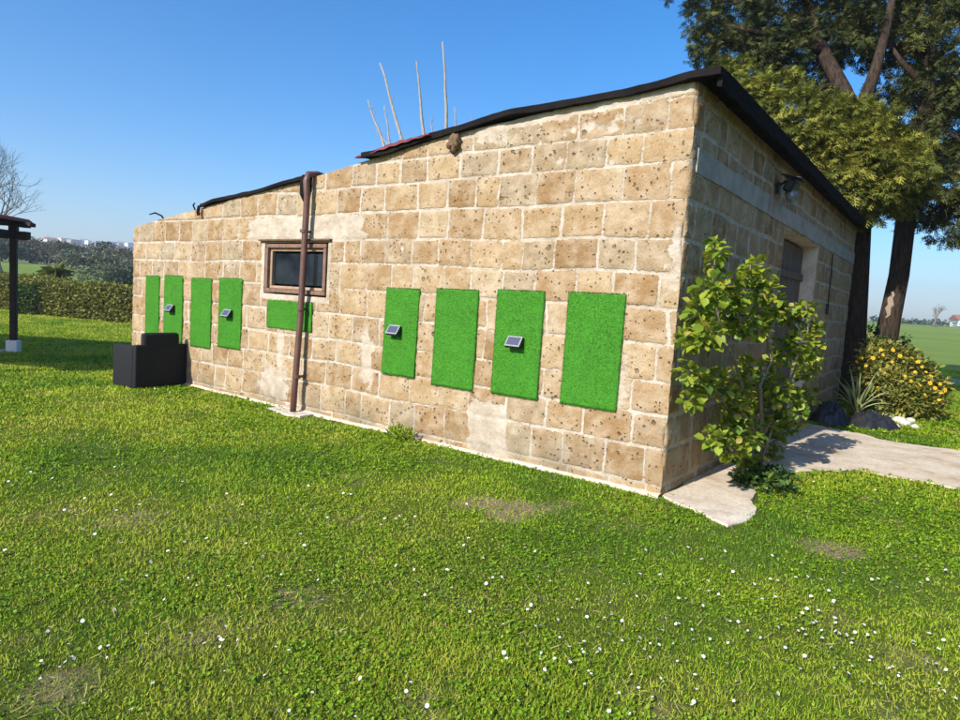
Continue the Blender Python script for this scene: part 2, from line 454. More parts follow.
# ------------------------------------------------------------------ terrain
def terrain_z(x, y):
    x = np.asarray(x, float); y = np.asarray(y, float)
    dx, dy = x-CAM[0], y-CAM[1]; d = np.hypot(dx, dy); az = np.degrees(np.arctan2(-dx, dy))   # 0 = +y, 90 = -x
    left = sstep(35, 62, az)
    z = 2.9*sstep(40, 220, d)*(1-left) + left*(sstep(34, 130, d)*3.0 + sstep(130, 800, d)*25.5)
    return z
def inside(poly, x, y):
    r = np.zeros(len(x), bool); n = len(poly)
    for i in range(n):
        (x0, y0), (x1, y1) = poly[i], poly[(i+1) % n]
        c = ((y0 > y) != (y1 > y)) & (x < (x1-x0)*(y-y0)/(y1-y0+1e-12)+x0); r ^= c
    return r
def bare_mask(x, y):
    """0..1: worn soil patches"""
    b_ = sstep(.62, .80, fbm(x*1.15, y*1.15, 0, 91, 4))*.4
    for (px, py, a) in ((505, 510, .42), (838, 553, .27), (352, 478, .28), (915, 658, .2), (420, 705, .2), (60, 690, .2), (870, 500, .3), (560, 505, .2), (885, 520, .2), (200, 640, .3), (290, 600, .22), (650, 700, .2), (130, 520, .4), (780, 470, .25)):
        d = FW+RT*(px-480)/FPX-UP*(py-360)/FPX; q = CAM+d*(-CAM[2]/d[2]); rr = a*(1 if py > 450 else 1.4)
        b_ = np.maximum(b_, (.85 if py in (510, 553) else .5)*sstep(1.2, .3, np.hypot((x-q[0]), (y-q[1]))/rr+(fbm(x*5, y*5, 0, 93)-.5)*.9))
    return b_
def ground():
    az = np.radians(np.linspace(-180, 180, 145)[:-1]); rr = np.concatenate([[0.0], np.geomspace(3, 5000, 70)])
    V = []; 
    for r_ in rr:
        for a in az:
            V.append((CAM[0]-math.sin(a)*r_, CAM[1]+math.cos(a)*r_, 0))
    V = np.array(V); V[:, 2] = terrain_z(V[:, 0], V[:, 1])
    n = len(az); F = []
    for i in range(len(rr)-1):
        for k in range(n):
            F.append((i*n+k, (i+1)*n+k, (i+1)*n+(k+1) % n, i*n+(k+1) % n))
    F = [f for f in F]
    me = bpy.data.meshes.new('field_ground'); me.from_pydata([tuple(v) for v in V], [], F); me.update()
    import bmesh
    bm = bmesh.new(); bm.from_mesh(me); bmesh.ops.remove_doubles(bm, verts=bm.verts, dist=1e-4); bm.to_mesh(me); bm.free()
    me.polygons.foreach_set('use_smooth', [True]*len(me.polygons))
    tag(link('field_ground', me, mat_ground('field_crop', 'field')), kind='structure')
    # lawn: a sheet 4 mm above, out to the hedge and the track
    pts = [(-24.6, 4.2), (-27.5, 2.6), (-30, -20), (14, -20), (14, 17.5), (-3, 17.5), (-16, 16), (-17, 6.5)]
    xs = np.concatenate([np.arange(-30, -13, .7), np.arange(-13, 3.2, .10), np.arange(3.5, 14.1, .7)])
    ys = np.concatenate([np.arange(-20, -5, .7), np.arange(-5, 8, .10), np.arange(8, 17.7, .7)])
    X, Y = np.meshgrid(xs, ys, indexing='ij'); nx, ny = X.shape
    near = (X > -13.1) & (X < 3.3) & (Y > -5.1)
    bare = np.where(near, bare_mask(X.ravel(), Y.ravel()).reshape(X.shape), 0)
    idx = np.arange(nx*ny).reshape(nx, ny)
    F = np.stack([idx[:-1, :-1], idx[1:, :-1], idx[1:, 1:], idx[:-1, 1:]], -1).reshape(-1, 4)
    cx, cy = (X[:-1, :-1]+X[1:, 1:]).ravel()/2, (Y[:-1, :-1]+Y[1:, 1:]).ravel()/2
    me = np_mesh('lawn', np.stack([X.ravel(), Y.ravel(), np.full(nx*ny, .006)], -1), [F[inside(pts, cx, cy)]], {'bare': bare.ravel()})
    tag(link('lawn', me, mat_ground('lawn_soil', 'lawn')), kind='structure')
ground()

def slab(name, pts, z0, z1, mat, wob=.03, seg=.06, seed=1):
    """thin slab with a ragged outline"""
    out = []
    for i in range(len(pts)):
        a = np.array(pts[i]); c = np.array(pts[(i+1) % len(pts)]); L = np.linalg.norm(c-a); n = max(1, int(L/seg))
        for k in range(n):
            q = a+(c-a)*k/n
            out.append(q+wob*(np.array([fbm(q[0]*5, q[1]*5, 0, seed), fbm(q[0]*5, q[1]*5, 3, seed+9)])-.5)*2)
    n = len(out); b = MB()
    b.add([(p[0], p[1], z0) for p in out]+[(p[0], p[1], z1-.008) for p in out]+[(p[0]*.992+.008*np.mean([q[0] for q in out]), p[1]*.992+.008*np.mean([q[1] for q in out]), z1) for p in out],
          [(i, (i+1) % n, n+(i+1) % n, n+i) for i in range(n)]+[(n+i, n+(i+1) % n, 2*n+(i+1) % n, 2*n+i) for i in range(n)]+[tuple(2*n+i for i in range(n))])
    return tag(b.build(name, mat), kind='structure')
SLAB = [(.012, -.02), (.012, 1.75), (.30, 1.60), (.42, 1.25), (.53, .80), (.66, .25), (.70, -.10), (.62, -.34), (.42, -.23), (.2, -.10)]
PATH = [(.012, 2.05), (.55, 1.78), (.80, 2.20), (1.05, 2.62), (1.5, 2.56), (2.2, 2.58), (4.5, 2.7), (8, 2.8), (8, 5.1), (4, 5.15), (1.9, 5.05), (1.2, 4.95), (.8, 5.2), (.012, 5.5)]
slab('pavement', SLAB, -.05, .024, CONC, .05, .045, 3)
slab('path', PATH, -.05, .014, CONC, .11, .06, 5)
slab('gravel_track', [(-1, 18.2), (14, 17.0), (14, 19.6), (-1, 20.6)], -.05, .02, ASPH, .15, .5, 8)

# ------------------------------------------------------------------ the shed
TOPX = [-8.72, -8.0, -6.86, -5.9, -4.5, -3.6, -2.4, -1.2, 0.0]
TOPZ = [2.27, 2.37, 2.50, 2.62, 2.775, 2.90, 3.07, 3.165, 3.235]
def top(x): return np.interp(x, TOPX, TOPZ)
COURSES = [-.2, .085, .385, .66, .925, 1.22, 1.51, 1.79, 2.055, 2.35, 2.635, 2.88, 3.12, 3.5]
class Bond:
    def __init__(s, seed, length, off=0, joint=0.0):
        s.joint = joint
        r = random.Random(seed); s.rows = []
        for i in range(len(COURSES)-1):
            e = []; q = -(.42 if i % 2 else .20) - r.uniform(0, .05) + off
            while q < length+.6:
                e.append(q); q += r.choice((.36, .39, .41, .43)) + r.uniform(-.025, .025) - (r.random() < .08)*.14
            e.append(q); s.rows.append(np.array(e))
        s.seed = seed
    def eval(s, u, z):
        zz = z + (vn(u*1.3, z*1.1, 0, s.seed)-.5)*.035
        ci = np.clip(np.searchsorted(COURSES, zz)-1, 0, len(COURSES)-2)
        edge = np.zeros_like(u); bid = np.zeros_like(u)
        C_ = np.array(COURSES)
        for i in range(len(COURSES)-1):
            m_ = ci == i
            if not m_.any(): continue
            uu = u[m_] + (vn(u[m_]*2.5, z[m_]*2.5, 5, s.seed)-.5)*.05
            e = s.rows[i]; k = np.clip(np.searchsorted(e, uu)-1, 0, len(e)-2)
            hx = (e[k+1]-e[k])/2; hz = (C_[i+1]-C_[i])/2
            rr = .02
            qx = np.abs(uu-(e[k]+hx))-(hx-rr); qz = np.abs(zz[m_]-(C_[i]+hz))-(hz-rr)
            sd = np.hypot(np.maximum(qx, 0), np.maximum(qz, 0))+np.minimum(np.maximum(qx, qz), 0)-rr
            h = _h(k.astype(np.int64), np.full(k.shape, i, np.int64), np.zeros_like(k, dtype=np.int64), s.seed)
            w = (_h(k.astype(np.int64), np.full(k.shape, i, np.int64), np.ones_like(k, dtype=np.int64), s.seed)-.25)*.016
            edge[m_] = -sd-.0118-s.joint-np.maximum(w, 0); bid[m_] = h
        return edge, bid
def grid_wall(name, us, zfun, nz_lo, zlo, nz_hi, bond, place, openings, plaster, parent, corner_at):
    us = np.array(us); nu = len(us)
    zl = np.array(zlo); rows = len(zl)+nz_hi
    U = np.zeros((nu, rows)); Z = np.zeros((nu, rows))
    for i, u in enumerate(us):
        tz = float(zfun(u)); U[i] = u
        Z[i, :len(zl)] = zl; Z[i, len(zl):] = zl[-1]+(tz-zl[-1])*np.arange(1, nz_hi+1)/nz_hi
    # jitter interior points a little is not needed: relief comes from the height
    edge, bid = bond.eval(U.ravel(), Z.ravel()); edge = edge.reshape(U.shape); bid = bid.reshape(U.shape)
    pls = plaster(U, Z)
    e2 = edge+(fbm(U*9, Z*9, 0, 11)-.5)*.05
    hgt = sstep(-.004, .008, e2)*.008+(fbm(U*18, Z*18, 1, 12, 4)-.5)*.016+(fbm(U*3, Z*3, 1, 15, 2)-.5)*.014
    chip = np.exp(-np.abs(U-corner_at)/.022)*(.004+.030*np.clip(fbm(Z*6, Z*0, 2, 31, 3)-.35, 0, 1)*2)
    ew = np.exp(-np.abs(U-corner_at)/.025); hgt = .010*ew+hgt*(1-ew)
    for (a, c, z0, z1) in openings:     # flat at the openings
        near = np.maximum(np.maximum(a-U, U-c), np.maximum(z0-Z, Z-z1))
        hgt = hgt*sstep(-.001, .05, near)
    V = place(U, Z, hgt-chip)
    V = np.stack([v.ravel() for v in V], -1)
    idx = np.arange(nu*rows).reshape(nu, rows)
    F = np.stack([idx[:-1, :-1], idx[1:, :-1], idx[1:, 1:], idx[:-1, 1:]], -1).reshape(-1, 4)
    uc = (U[:-1, :-1]+U[1:, 1:]).ravel()/2; zc = (Z[:-1, :-1]+Z[1:, 1:]).ravel()/2
    keep = np.ones(len(F), bool)
    for (a, c, z0, z1) in openings: keep &= ~((uc > a) & (uc < c) & (zc > z0) & (zc < z1))
    me = np_mesh(name, V, [F[keep]], {'edge': edge.ravel(), 'bid': bid.ravel(), 'plaster': pls.ravel()}, True)
    return link(name, me, WALL, parent)
def lines(a, b, step, must):
    ks = sorted(set([a, b]+[m for m in must if a < m < b])); out = []
    for p, q in zip(ks[:-1], ks[1:]):
        n = max(1, round((q-p)/step)); out += [p+(q-p)*i/n for i in range(n)]
    return out+[b]
shed = empty('block_shed', (0, 0, 0), 'low tuff block shed with sloping black roof edge and green panels on its long wall', 'shed')
WX0, WX1, WZ0, WZ1 = -5.34, -4.14, 1.40, 2.035
def gau(U, Z, u, z, a, b): return np.exp(-((U-u)/a)**2-((Z-z)/b)**2)
def pl_front(U, Z):
    win = np.maximum(np.maximum(WX0-U, U-WX1), np.maximum(WZ0-Z, Z-WZ1))
    p = sstep(.10, .02, win)*1.1
    p = np.maximum(p, sstep(-5.95, -5.45, U)*sstep(-3.3, -3.8, U)*sstep(2.00, 2.10, Z)*sstep(2.42, 2.28, Z)*.95)
    p = np.maximum(p, .42*sstep(2.80, 2.98, Z)*sstep(-2.6, -2.2, U)*sstep(-.25, -.5, U))
    p = np.maximum(p, 1.0*sstep(top(U)-.10, top(U)-.05, Z)*sstep(-2.6, -2.3, U))
    p = np.maximum(p, 1.15*sstep(-2.08, -1.84, U)*sstep(-1.38, -1.64, U)*sstep(.62, .40, Z))
    p = np.maximum(p, 1.1*gau(U, Z, -5.05, .28, .32, .24))
    p = np.maximum(p, .9*gau(U, Z, -3.42, .75, .14, .35)); p = np.maximum(p, .8*gau(U, Z, -.42, .85, .1, .3))
    p = np.maximum(p, .8*gau(U, Z, -4.95, .75, .10, .4)); p = np.maximum(p, .7*gau(U, Z, -.05, 1.9, .12, .35))
    p = np.maximum(p, .25*sstep(.10, .03, Z)); p = np.maximum(p, .35*gau(U, Z, -6.0, 2.2, .5, .15))
    p = np.maximum(p, .24*sstep(.52, .75, fbm(U*1.1, Z*1.4, 7, 51)))
    return p
grid_wall('front_wall', lines(-8.72, 0, .0175, [WX0, WX1]), top, 0, lines(-.06, 2.2, .0175, [WZ0, WZ1]), 52, Bond(3, 9, -8.72),
          lambda U, Z, h: (U+h*np.exp(-np.abs(U)/.025), -h*1.0, Z), [(WX0, WX1, WZ0, WZ1)], pl_front, shed, 0.0)
DY0, DY1, DZ1 = 3.25, 5.35, 2.55
def pl_side(U, Z):
    p = .08*sstep(.55, .75, fbm(U*1.3, Z*1.5, 3, 71))
    p = np.maximum(p, .45*sstep(.3, .05, np.abs(U-.2))*sstep(.45, .7, fbm(U*2, Z*2, 1, 73)))
    d = np.maximum(np.maximum(DY0-U, U-DY1), Z-DZ1)
    return np.maximum(p, sstep(.08, .02, d)*.5)
grid_wall('side_wall', lines(0, 8.72, .021, [DY0, DY1]), lambda u: 3.24, 0, lines(-.06, 3.0, .021, [DZ1]), 12, Bond(8, 9.5, 0, .007),
          lambda U, Z, h: (h, U-h*np.exp(-np.abs(U)/.025), Z), [(DY0, DY1, -.2, DZ1)], pl_side, shed, 0.0)
# plain rear and far-left walls (same stone)
def pl_zero(U, Z): return .4*sstep(.5, .7, fbm(U*1.3, Z*1.5, 5, 77))
grid_wall('left_wall', lines(0, 8.72, .05, []), lambda u: 2.27, 0, lines(-.06, 2.2, .05, []), 2, Bond(12, 9.5, 0),
          lambda U, Z, h: (-8.72-h, U, Z), [], pl_zero, shed, 0.0)
grid_wall('rear_wall', lines(-8.72, 0, .05, []), top, 0, lines(-.06, 2.2, .05, []), 14, Bond(14, 9.5, -8.72),
          lambda U, Z, h: (U, 8.72+h, Z), [], pl_zero, shed, 0.0)
# concrete band on the side wall
b = MB(); n = 60
for i in range(n):
    pass
ys = np.linspace(.10, 8.70, 70); vs = []
for y in ys:
    for (dx, z) in ((-.05, 2.585), (.020, 2.578+.012*(vn(y*3, 0, 0, 5)-.5)), (.022, 2.765+.02*(vn(y*3, 1, 0, 6)-.5)), (-.05, 2.78)):
        vs.append((dx+.004*(vn(y*7, z*9, 0, 8)-.5), y, z))
b.add(vs, [(i*4+k, i*4+(k+1) % 4, (i+1)*4+(k+1) % 4, (i+1)*4+k) for i in range(69) for k in range(4)]+[(0, 1, 2, 3), (276, 277, 278, 279)])
b.build('lintel_band', GREYC, shed)
# footing along the front, a pale ragged ledge
def ledge(name, p0, p1, nrm, w, h, mat, parent, seed):
    n = 90; vs = []
    for i in range(n+1):
        t_ = i/n; q = np.array(p0)+(np.array(p1)-np.array(p0))*t_
        ww = w*(.45+1.1*fbm(t_*26, 0, 0, seed)); hh = h*(.7+.6*fbm(t_*30, 4, 0, seed+1))
        for (a, z) in ((-.03, -.05), (-.03, hh+.01), (ww*.8, hh), (ww, hh*.55), (ww*1.05, -.05)):
            vs.append((q[0]+nrm[0]*a, q[1]+nrm[1]*a, z))
    b = MB(); b.add(vs, [(i*5+k, i*5+k+1, (i+1)*5+k+1, (i+1)*5+k) for i in range(n) for k in range(4)])
    return b.build(name, mat, parent)
ledge('footing', (-8.7, 0), (.0, 0), (0, -1), .045, .032, CONC, shed, 3)
# door recess: reveals, dark timber door
b = MB()
b.add([(.0, DY1, -.05), (-.26, DY1, -.05), (-.26, DY1, DZ1), (.0, DY1, DZ1)], [(0, 1, 2, 3)])
b.add([(.0, DY0, -.05), (-.26, DY0, -.05), (-.26, DY0, DZ1), (.0, DY0, DZ1)], [(0, 1, 2, 3)])
b.add([(.0, DY0, DZ1), (-.26, DY0, DZ1), (-.26, DY1, DZ1), (.0, DY1, DZ1)], [(0, 1, 2, 3)])
b.build('door_reveal', PLAST, shed)
b = MB(); n = 12
for i in range(n):
    w = (DY1-DY0)/n
    b.box((-.20+.006*random.uniform(-1, 1), DY0+w*(i+.5), 1.26), (.035, w*.93, 2.50), bev=.006)
door = b.build('door', PLANK, shed)
b = MB(); b.tube([(-.17, 4.30, 1.02), (-.12, 4.30, 1.04), (-.12, 4.30, 1.20), (-.17, 4.30, 1.22)], .010)
b.build('handle', BLACKP, door)
for z in (.45, 2.10):
    b = MB(); b.box((-.17, (DY0+DY1)/2, z), (.03, DY1-DY0-.02, .10), bev=.006); b.build('door_rail', PLANK, door)
b = MB(); b.box((.03, 6.45, 1.70), (.05, .12, .16), bev=.012); b.tube([(.03, 6.45, 1.78), (.02, 6.45, 2.55)], .009, 6)
b.build('switch_box', BLACKP, shed)
# window
b = MB(); y0, y1 = 0.0, .16
for q in ([(WX0, y0, WZ0), (WX0, y1, WZ0), (WX0, y1, WZ1), (WX0, y0, WZ1)], [(WX1, y0, WZ0), (WX1, y1, WZ0), (WX1, y1, WZ1), (WX1, y0, WZ1)],
          [(WX0, y0, WZ0), (WX1, y0, WZ0), (WX1, y1, WZ0), (WX0, y1, WZ0)], [(WX0, y0, WZ1), (WX1, y0, WZ1), (WX1, y1, WZ1), (WX0, y1, WZ1)]):
    b.add(q, [(0, 1, 2, 3)])
b.build('window_reveal', PLAST, shed)
def ring(b, x0, x1, z0, z1, w, ya, yb, bev=.006):
    yc, d = (ya+yb)/2, abs(yb-ya)
    b.box(((x0+x1)/2, yc, z0+w/2), (x1-x0, d, w), bev=bev); b.box(((x0+x1)/2, yc, z1-w/2), (x1-x0, d, w), bev=bev)
    b.box((x0+w/2, yc, (z0+z1)/2), (w, d, z1-z0-2*w-.002), bev=bev); b.box((x1-w/2, yc, (z0+z1)/2), (w, d, z1-z0-2*w-.002), bev=bev)
b = MB(); ring(b, WX0+.025, WX1-.025, WZ0+.02, WZ1-.02, .048, -.012, .10)
win = b.build('window', FRAMEW, shed)
b = MB(); ring(b, WX0+.075, WX1-.075, WZ0+.07, WZ1-.07, .035, .03, .085); b.build('sash', mat_wood('pale_sash', (.30, .19, .12), (.42, .30, .21), (14, 14, 14), .5), win)
b = MB(); b.box(((WX0+WX1)/2, .07, (WZ0+WZ1)/2), (WX1-WX0-.27, .008, WZ1-WZ0-.26)); b.build('pane', GLASS, win)
b = MB(); b.box(((WX0+WX1)/2-.01, -.02, WZ1+.025), (WX1-WX0+.16, .05, .022), bev=.004); b.build('drip_strip', BLKTOP, shed)
# dark interior box so that the openings are not see-through
b = MB(); b.box((-4.36, 4.36, 1.1), (8.1, 8.1, 2.0)); b.build('inner_lining', mat_plain('dark_lining', (.03, .028, .026), .9, .1), shed)

# roof: sheets over the walls, sagging pieces along the front
def roof_strip(name, x0, x1, ya, yb, lift, th, mat, seed, drop=0.0, wave=.012):
    n = max(6, int((x1-x0)/.07)); ms = 14; vs = []
    for i in range(n+1):
        x = x0+(x1-x0)*i/n
        zt = float(top(min(x, 0.0)))+max(0, x)*.055+lift+wave*(float(vn(x*2.2, 0, 0, seed))-.5)*2
        yf = ya+.07*(float(vn(x*3.1, 5, 0, seed))-.5)
        for k, (y, dz) in enumerate(((yf, -drop-.020*float(fbm(x*7, 2, 0, seed+2))+.008), (yf, th+.010*(float(fbm(x*9, 7, 0, seed+4))-.5)), (yf+.25, th+.01), (yb, th+.01), (yb, 0), (yf+.06, 0))):
            vs.append((x, y, zt+dz))
    b = MB(); b.add(vs, [(i*6+k, i*6+(k+1) % 6, (i+1)*6+(k+1) % 6, (i+1)*6+k) for i in range(n) for k in range(6)]+[tuple(range(6)), tuple(n*6+k for k in range(6))])
    return b.build(name, mat, shed)
roof_strip('roof', -3.55, .19, -.075, 8.92, .006, .050, BITU, 3, .004, .02)
roof_strip('roof', -6.80, -4.46, -.06, 8.92, .004, .036, BITU, 5, .004, .016)
roof_strip('roof', -8.74, -6.83, .20, 8.92, -.07, .045, BITU, 6, 0)
roof_strip('roof', -4.43, -3.58, .22, 8.92, -.07, .045, BITU, 7, 0)
# verge board hanging at the high end
b = MB(); vs = []
for i in range(180):
    y = -.02+8.92*i/179
    dz = .05*(float(fbm(y*1.4, 0, 0, 9))-.5)+.014*(int(y/1.1) % 2)+.02*(float(fbm(y*8, 3, 0, 12))-.5)
    for (x, z) in ((.155, 3.165), (.192, 3.16), (.195, 3.262), (.155, 3.262)): vs.append((x, y, z+dz))
b.add(vs, [(i*4+k, i*4+(k+1) % 4, (i+1)*4+(k+1) % 4, (i+1)*4+k) for i in range(179) for k in range(4)]+[(0, 1, 2, 3), (716, 717, 718, 719)])
b.build('verge_board', BITU, shed)
# maroon sheet curling up over the low end of the black roof
b = MB(); vs = []
for i in range(25):
    t_ = i/24; x = -3.66+1.05*t_
    z0 = float(top(x))+.028; hh = .10*math.sin(math.pi*min(1, .12+t_*.88))**.7
    for (y, dz) in ((-.10, 0), (-.085, .02), (.05, hh), (.30, hh+.02), (.30, hh+.005), (.05, hh-.02)):
        vs.append((x, y, z0+dz+.006*math.sin(i*1.7)))
b.add(vs, [(i*6+k, i*6+(k+1) % 6, (i+1)*6+(k+1) % 6, (i+1)*6+k) for i in range(24) for k in range(6)]+[tuple(range(6)), tuple(144+k for k in range(6))])
b.build('roof_flashing', RUST, shed)
# broken beam end, bent strap, hook
def lump(name, c, r, mat, parent, seed, sub=3, sc=(1, 1, 1), amp=.5, fr=3.0):
    import bmesh
    bm = bmesh.new(); bmesh.ops.create_icosphere(bm, subdivisions=sub, radius=1)
    for v in bm.verts:
        q = v.co
        s_ = 1+amp*(float(fbm(q.x*fr+seed, q.y*fr, q.z*fr, seed))-.5)*2
        v.co = Vector((q.x*sc[0]*s_*r+c[0], q.y*sc[1]*s_*r+c[1], q.z*sc[2]*s_*r+c[2]))
    me = bpy.data.meshes.new(name); bm.to_mesh(me); bm.free()
    me.polygons.foreach_set('use_smooth', [True]*len(me.polygons))
    return link(name, me, mat, parent)
lump('beam_end', (-2.33, -.03, 2.985), .07, BLKTOP, shed, 4, 3, (1.0, .8, 1.3), .7)
b = MB(); b.tube([(-6.80, -.05, 2.53), (-6.80, -.065, 2.45), (-6.79, -.06, 2.40)], .022, 6); b.build('roof_strap', BITU, shed)
b = MB(); b.tube([(-7.85, .02, 2.36), (-7.90, -.0, 2.43), (-8.05, -.02, 2.475), (-8.22, -.02, 2.455)], [.013, .013, .012, .008], 6)
b.build('hook', BITU, shed); b = MB()
b.tube([(-7.02, .02, 2.49), (-7.04, 0, 2.555), (-6.97, -.02, 2.575)], .011, 6)
b.build('hook', BITU, shed)
# downpipe
b = MB()
b.tube([(-4.40, .16, 2.80), (-4.415, .02, 2.82), (-4.42, -.10, 2.80), (-4.425, -.125, 2.72), (-4.43, -.10, 2.55), (-4.44, -.10, 2.1), (-4.455, -.105, 1.2), (-4.47, -.135, .35), (-4.475, -.145, .02)], .037, 12)
dp = b.build('downpipe', PIPE, shed, True)
for z in (.45, 1.25, 2.15):
    b = MB(); b.tube([(-4.45, -.11-.02*(z < 1), z-.018), (-4.45, -.11-.02*(z < 1), z+.018)], .045, 12); b.box((-4.45, -.05, z), (.02, .10, .03))
    b.build('pipe_bracket', PIPE, dp)
b = MB(); b.tube([(-4.53, -.02, 2.79), (-4.53, -.04, 2.70), (-4.54, -.045, 2.58), (-4.55, -.035, 2.50)], [.07, .075, .06, .02], 8); b.build('rain_head', BITU, shed)
pad = slab('pavement', [(-4.85, -.05), (-4.2, -.05), (-4.18, -.26), (-4.55, -.31), (-4.86, -.24)], -.05, .03, PLAST, .03, .05, 14)

# ------------------------------------------------------------------ turf panels and solar lamps
def turf(x0, x1, z0, z1, label, group, tilt=0.0):
    nx, nz = 26, 46; b = MB(); vs = []; sd = int(abs(x0*100))
    for i in range(nx+1):
        for k in range(nz+1):
            u, w = i/nx, k/nz
            ex = .006*(vn(w*14, 0, 0, sd)-.5)*(1 if i in (0, nx) else 0); ez = .010*(vn(u*12, 3, 0, sd)-.5)*(1 if k in (0, nz) else 0)
            x = x0+(x1-x0)*u+ex+tilt*(w-.5)*(z1-z0); z = z0+(z1-z0)*w+ez
            bul = .004*(fbm(u*3, w*4, 0, sd, 2)-.4)*min(1, 6*min(u, 1-u, w, 1-w))
            vs.append((x-x0, -float(bul), z-z0))
    f = [(i*(nz+1)+k, (i+1)*(nz+1)+k, (i+1)*(nz+1)+k+1, i*(nz+1)+k+1) for i in range(nx) for k in range(nz)]
    per = [i*(nz+1) for i in range(nx+1)]+[nx*(nz+1)+k for k in range(1, nz+1)]+[i*(nz+1)+nz for i in range(nx-1, -1, -1)]+[k for k in range(nz-1, 0, -1)]
    nb = len(vs); vs += [(vs[p][0], .016, vs[p][2]) for p in per]; n = len(per)
    f += [(per[(i+1) % n], per[i], nb+i, nb+(i+1) % n) for i in range(n)]
    L_, H_ = x1-x0, z1-z0; q = int(14000*L_*H_/.5); px_ = rng.random(q); pz_ = rng.random(q)
    rim = rng.random(q) < .16; side = rng.integers(0, 4, q)
    px_ = np.where(rim & (side == 0), 0, np.where(rim & (side == 1), 1, px_)); pz_ = np.where(rim & (side == 2), 0, np.where(rim & (side == 3), 1, pz_))
    P = np.stack([px_*L_+tilt*(pz_-.5)*H_, np.full(q, .002), pz_*H_], -1)
    d = np.stack([rng.normal(0, .45, q)+np.where(rim, (px_-.5)*1.2, 0), -np.ones(q), rng.normal(.15, .45, q)+np.where(rim, (pz_-.5)*1.2, 0)], -1); d /= np.linalg.norm(d, axis=1)[:, None]
    r0 = np.cross(d, np.tile([0, 0, 1.0], (q, 1))); r0 /= np.linalg.norm(r0, axis=1)[:, None]
    V2, f2 = scatter(P, np.stack([r0, d, np.cross(r0, d)], 1), .008+.008*rng.random(q), np.full(q, .22), np.array([(-.5, 0, 0), (.5, 0, 0), (.3, 1, .2), (-.3, 1, .2)]), [(0, 1, 2, 3)])
    Vm, Fm, _ = merge([(np.array([[float(c) for c in v] for v in vs]), [np.array(f)], {}), (V2, f2, {})])
    o = link('turf_panel', np_mesh('turf_panel', Vm, Fm, None, False), TURF)
    o.location = (x0, -.021, z0); return tag(o, label, 'turf panel', group)
G = 'green turf panels on the long wall'
turf(-.96, -.43, .635, 1.60, 'bare upright green turf panel, the closest one to the corner by the leafy bush', G, .008)
turf(-1.71, -1.20, .625, 1.59, 'upright green turf panel with a solar lamp, next to the bare panel nearest the corner', G, .006)
turf(-2.455, -1.93, .61, 1.57, 'bare upright green turf panel between two panels that carry solar lamps', G, .004)
turf(-3.16, -2.69, .64, 1.55, 'upright green turf panel with a solar lamp, first one right of the downpipe', G, .02)
turf(-5.22, -4.36, .985, 1.325, 'short wide green turf panel under the window, crossed by the downpipe', G)
turf(-6.30, -5.78, .64, 1.56, 'upright green turf panel with a solar lamp, first one left of the window', G)
turf(-7.00, -6.49, .585, 1.54, 'bare upright green turf panel beside the black armchair, between two lamp panels', G)
turf(-7.74, -7.23, .60, 1.555, 'upright green turf panel with a solar lamp, just above the black armchair', G)
turf(-8.29, -7.89, .62, 1.535, 'narrow bare green turf panel at the far left end of the wall', G)
LS = .84
def solar():
    r = empty('solar_lamp', (0, 0, 0), '', '')
    # wedge: back against the wall (y=0), panel slopes up and back; the black sides and underside show
    w = .09
    prof = [(0, 0), (-.075, -.018), (-.082, .0), (-.012, .105), (0, .105)]
    b = MB(); n = len(prof); b.add([(-w, y, z) for y, z in prof]+[(w, y, z) for y, z in prof], [(i, (i+1) % n, n+(i+1) % n, n+i) for i in range(n)]+[tuple(range(n)), tuple(range(2*n-1, n-1, -1))])
    b.build('housing', BLACKP, r)
    a = math.atan2(.105, .07); rot = Matrix.Rotation(a, 3, 'X')
    c = Vector((0, -.047, .0525)); nrm = rot @ Vector((0, 0, 1))
    fr = MB(); L = .128
    for (cx, cy, dx, dy) in ((0, L/2-.008, 2*w+.012, .016), (0, -L/2+.008, 2*w+.012, .016), (w-.003, 0, .016, L-.034), (-w+.003, 0, .016, L-.034)):
        fr.box(c+rot @ Vector((cx, cy, .006)), (dx, dy, .012), rot, bev=.003)
    fr.build('frame', GREYP, r)
    p = MB(); p.box(c+rot @ Vector((0, 0, .003)), (2*w-.022, L-.034, .006), rot); p.build('solar_cell', SOLAR, r)
    l_ = MB(); l_.box((0, -.04, -.012), (.10, .03, .008)); l_.build('diffuser', GREYP, r)
    return r
s0 = solar()
for i, (x, z, lab) in enumerate(((-1.455, 1.085, 'small black solar wall lamp on the second turf panel from the corner by the bush'),
                                 (-2.975, 1.075, 'small black solar wall lamp on the turf panel just right of the downpipe'),
                                 (-6.04, 1.06, 'small black solar wall lamp on the turf panel left of the window'),
                                 (-7.50, 1.045, 'small black solar wall lamp on the turf panel above the black armchair'))):
    o = s0 if i == 0 else copy_tree(s0)
    o.location = (x, -.034, z); o.scale = (LS, LS, LS); tag(o, lab, 'solar lamp', 'solar lamps on the turf panels')
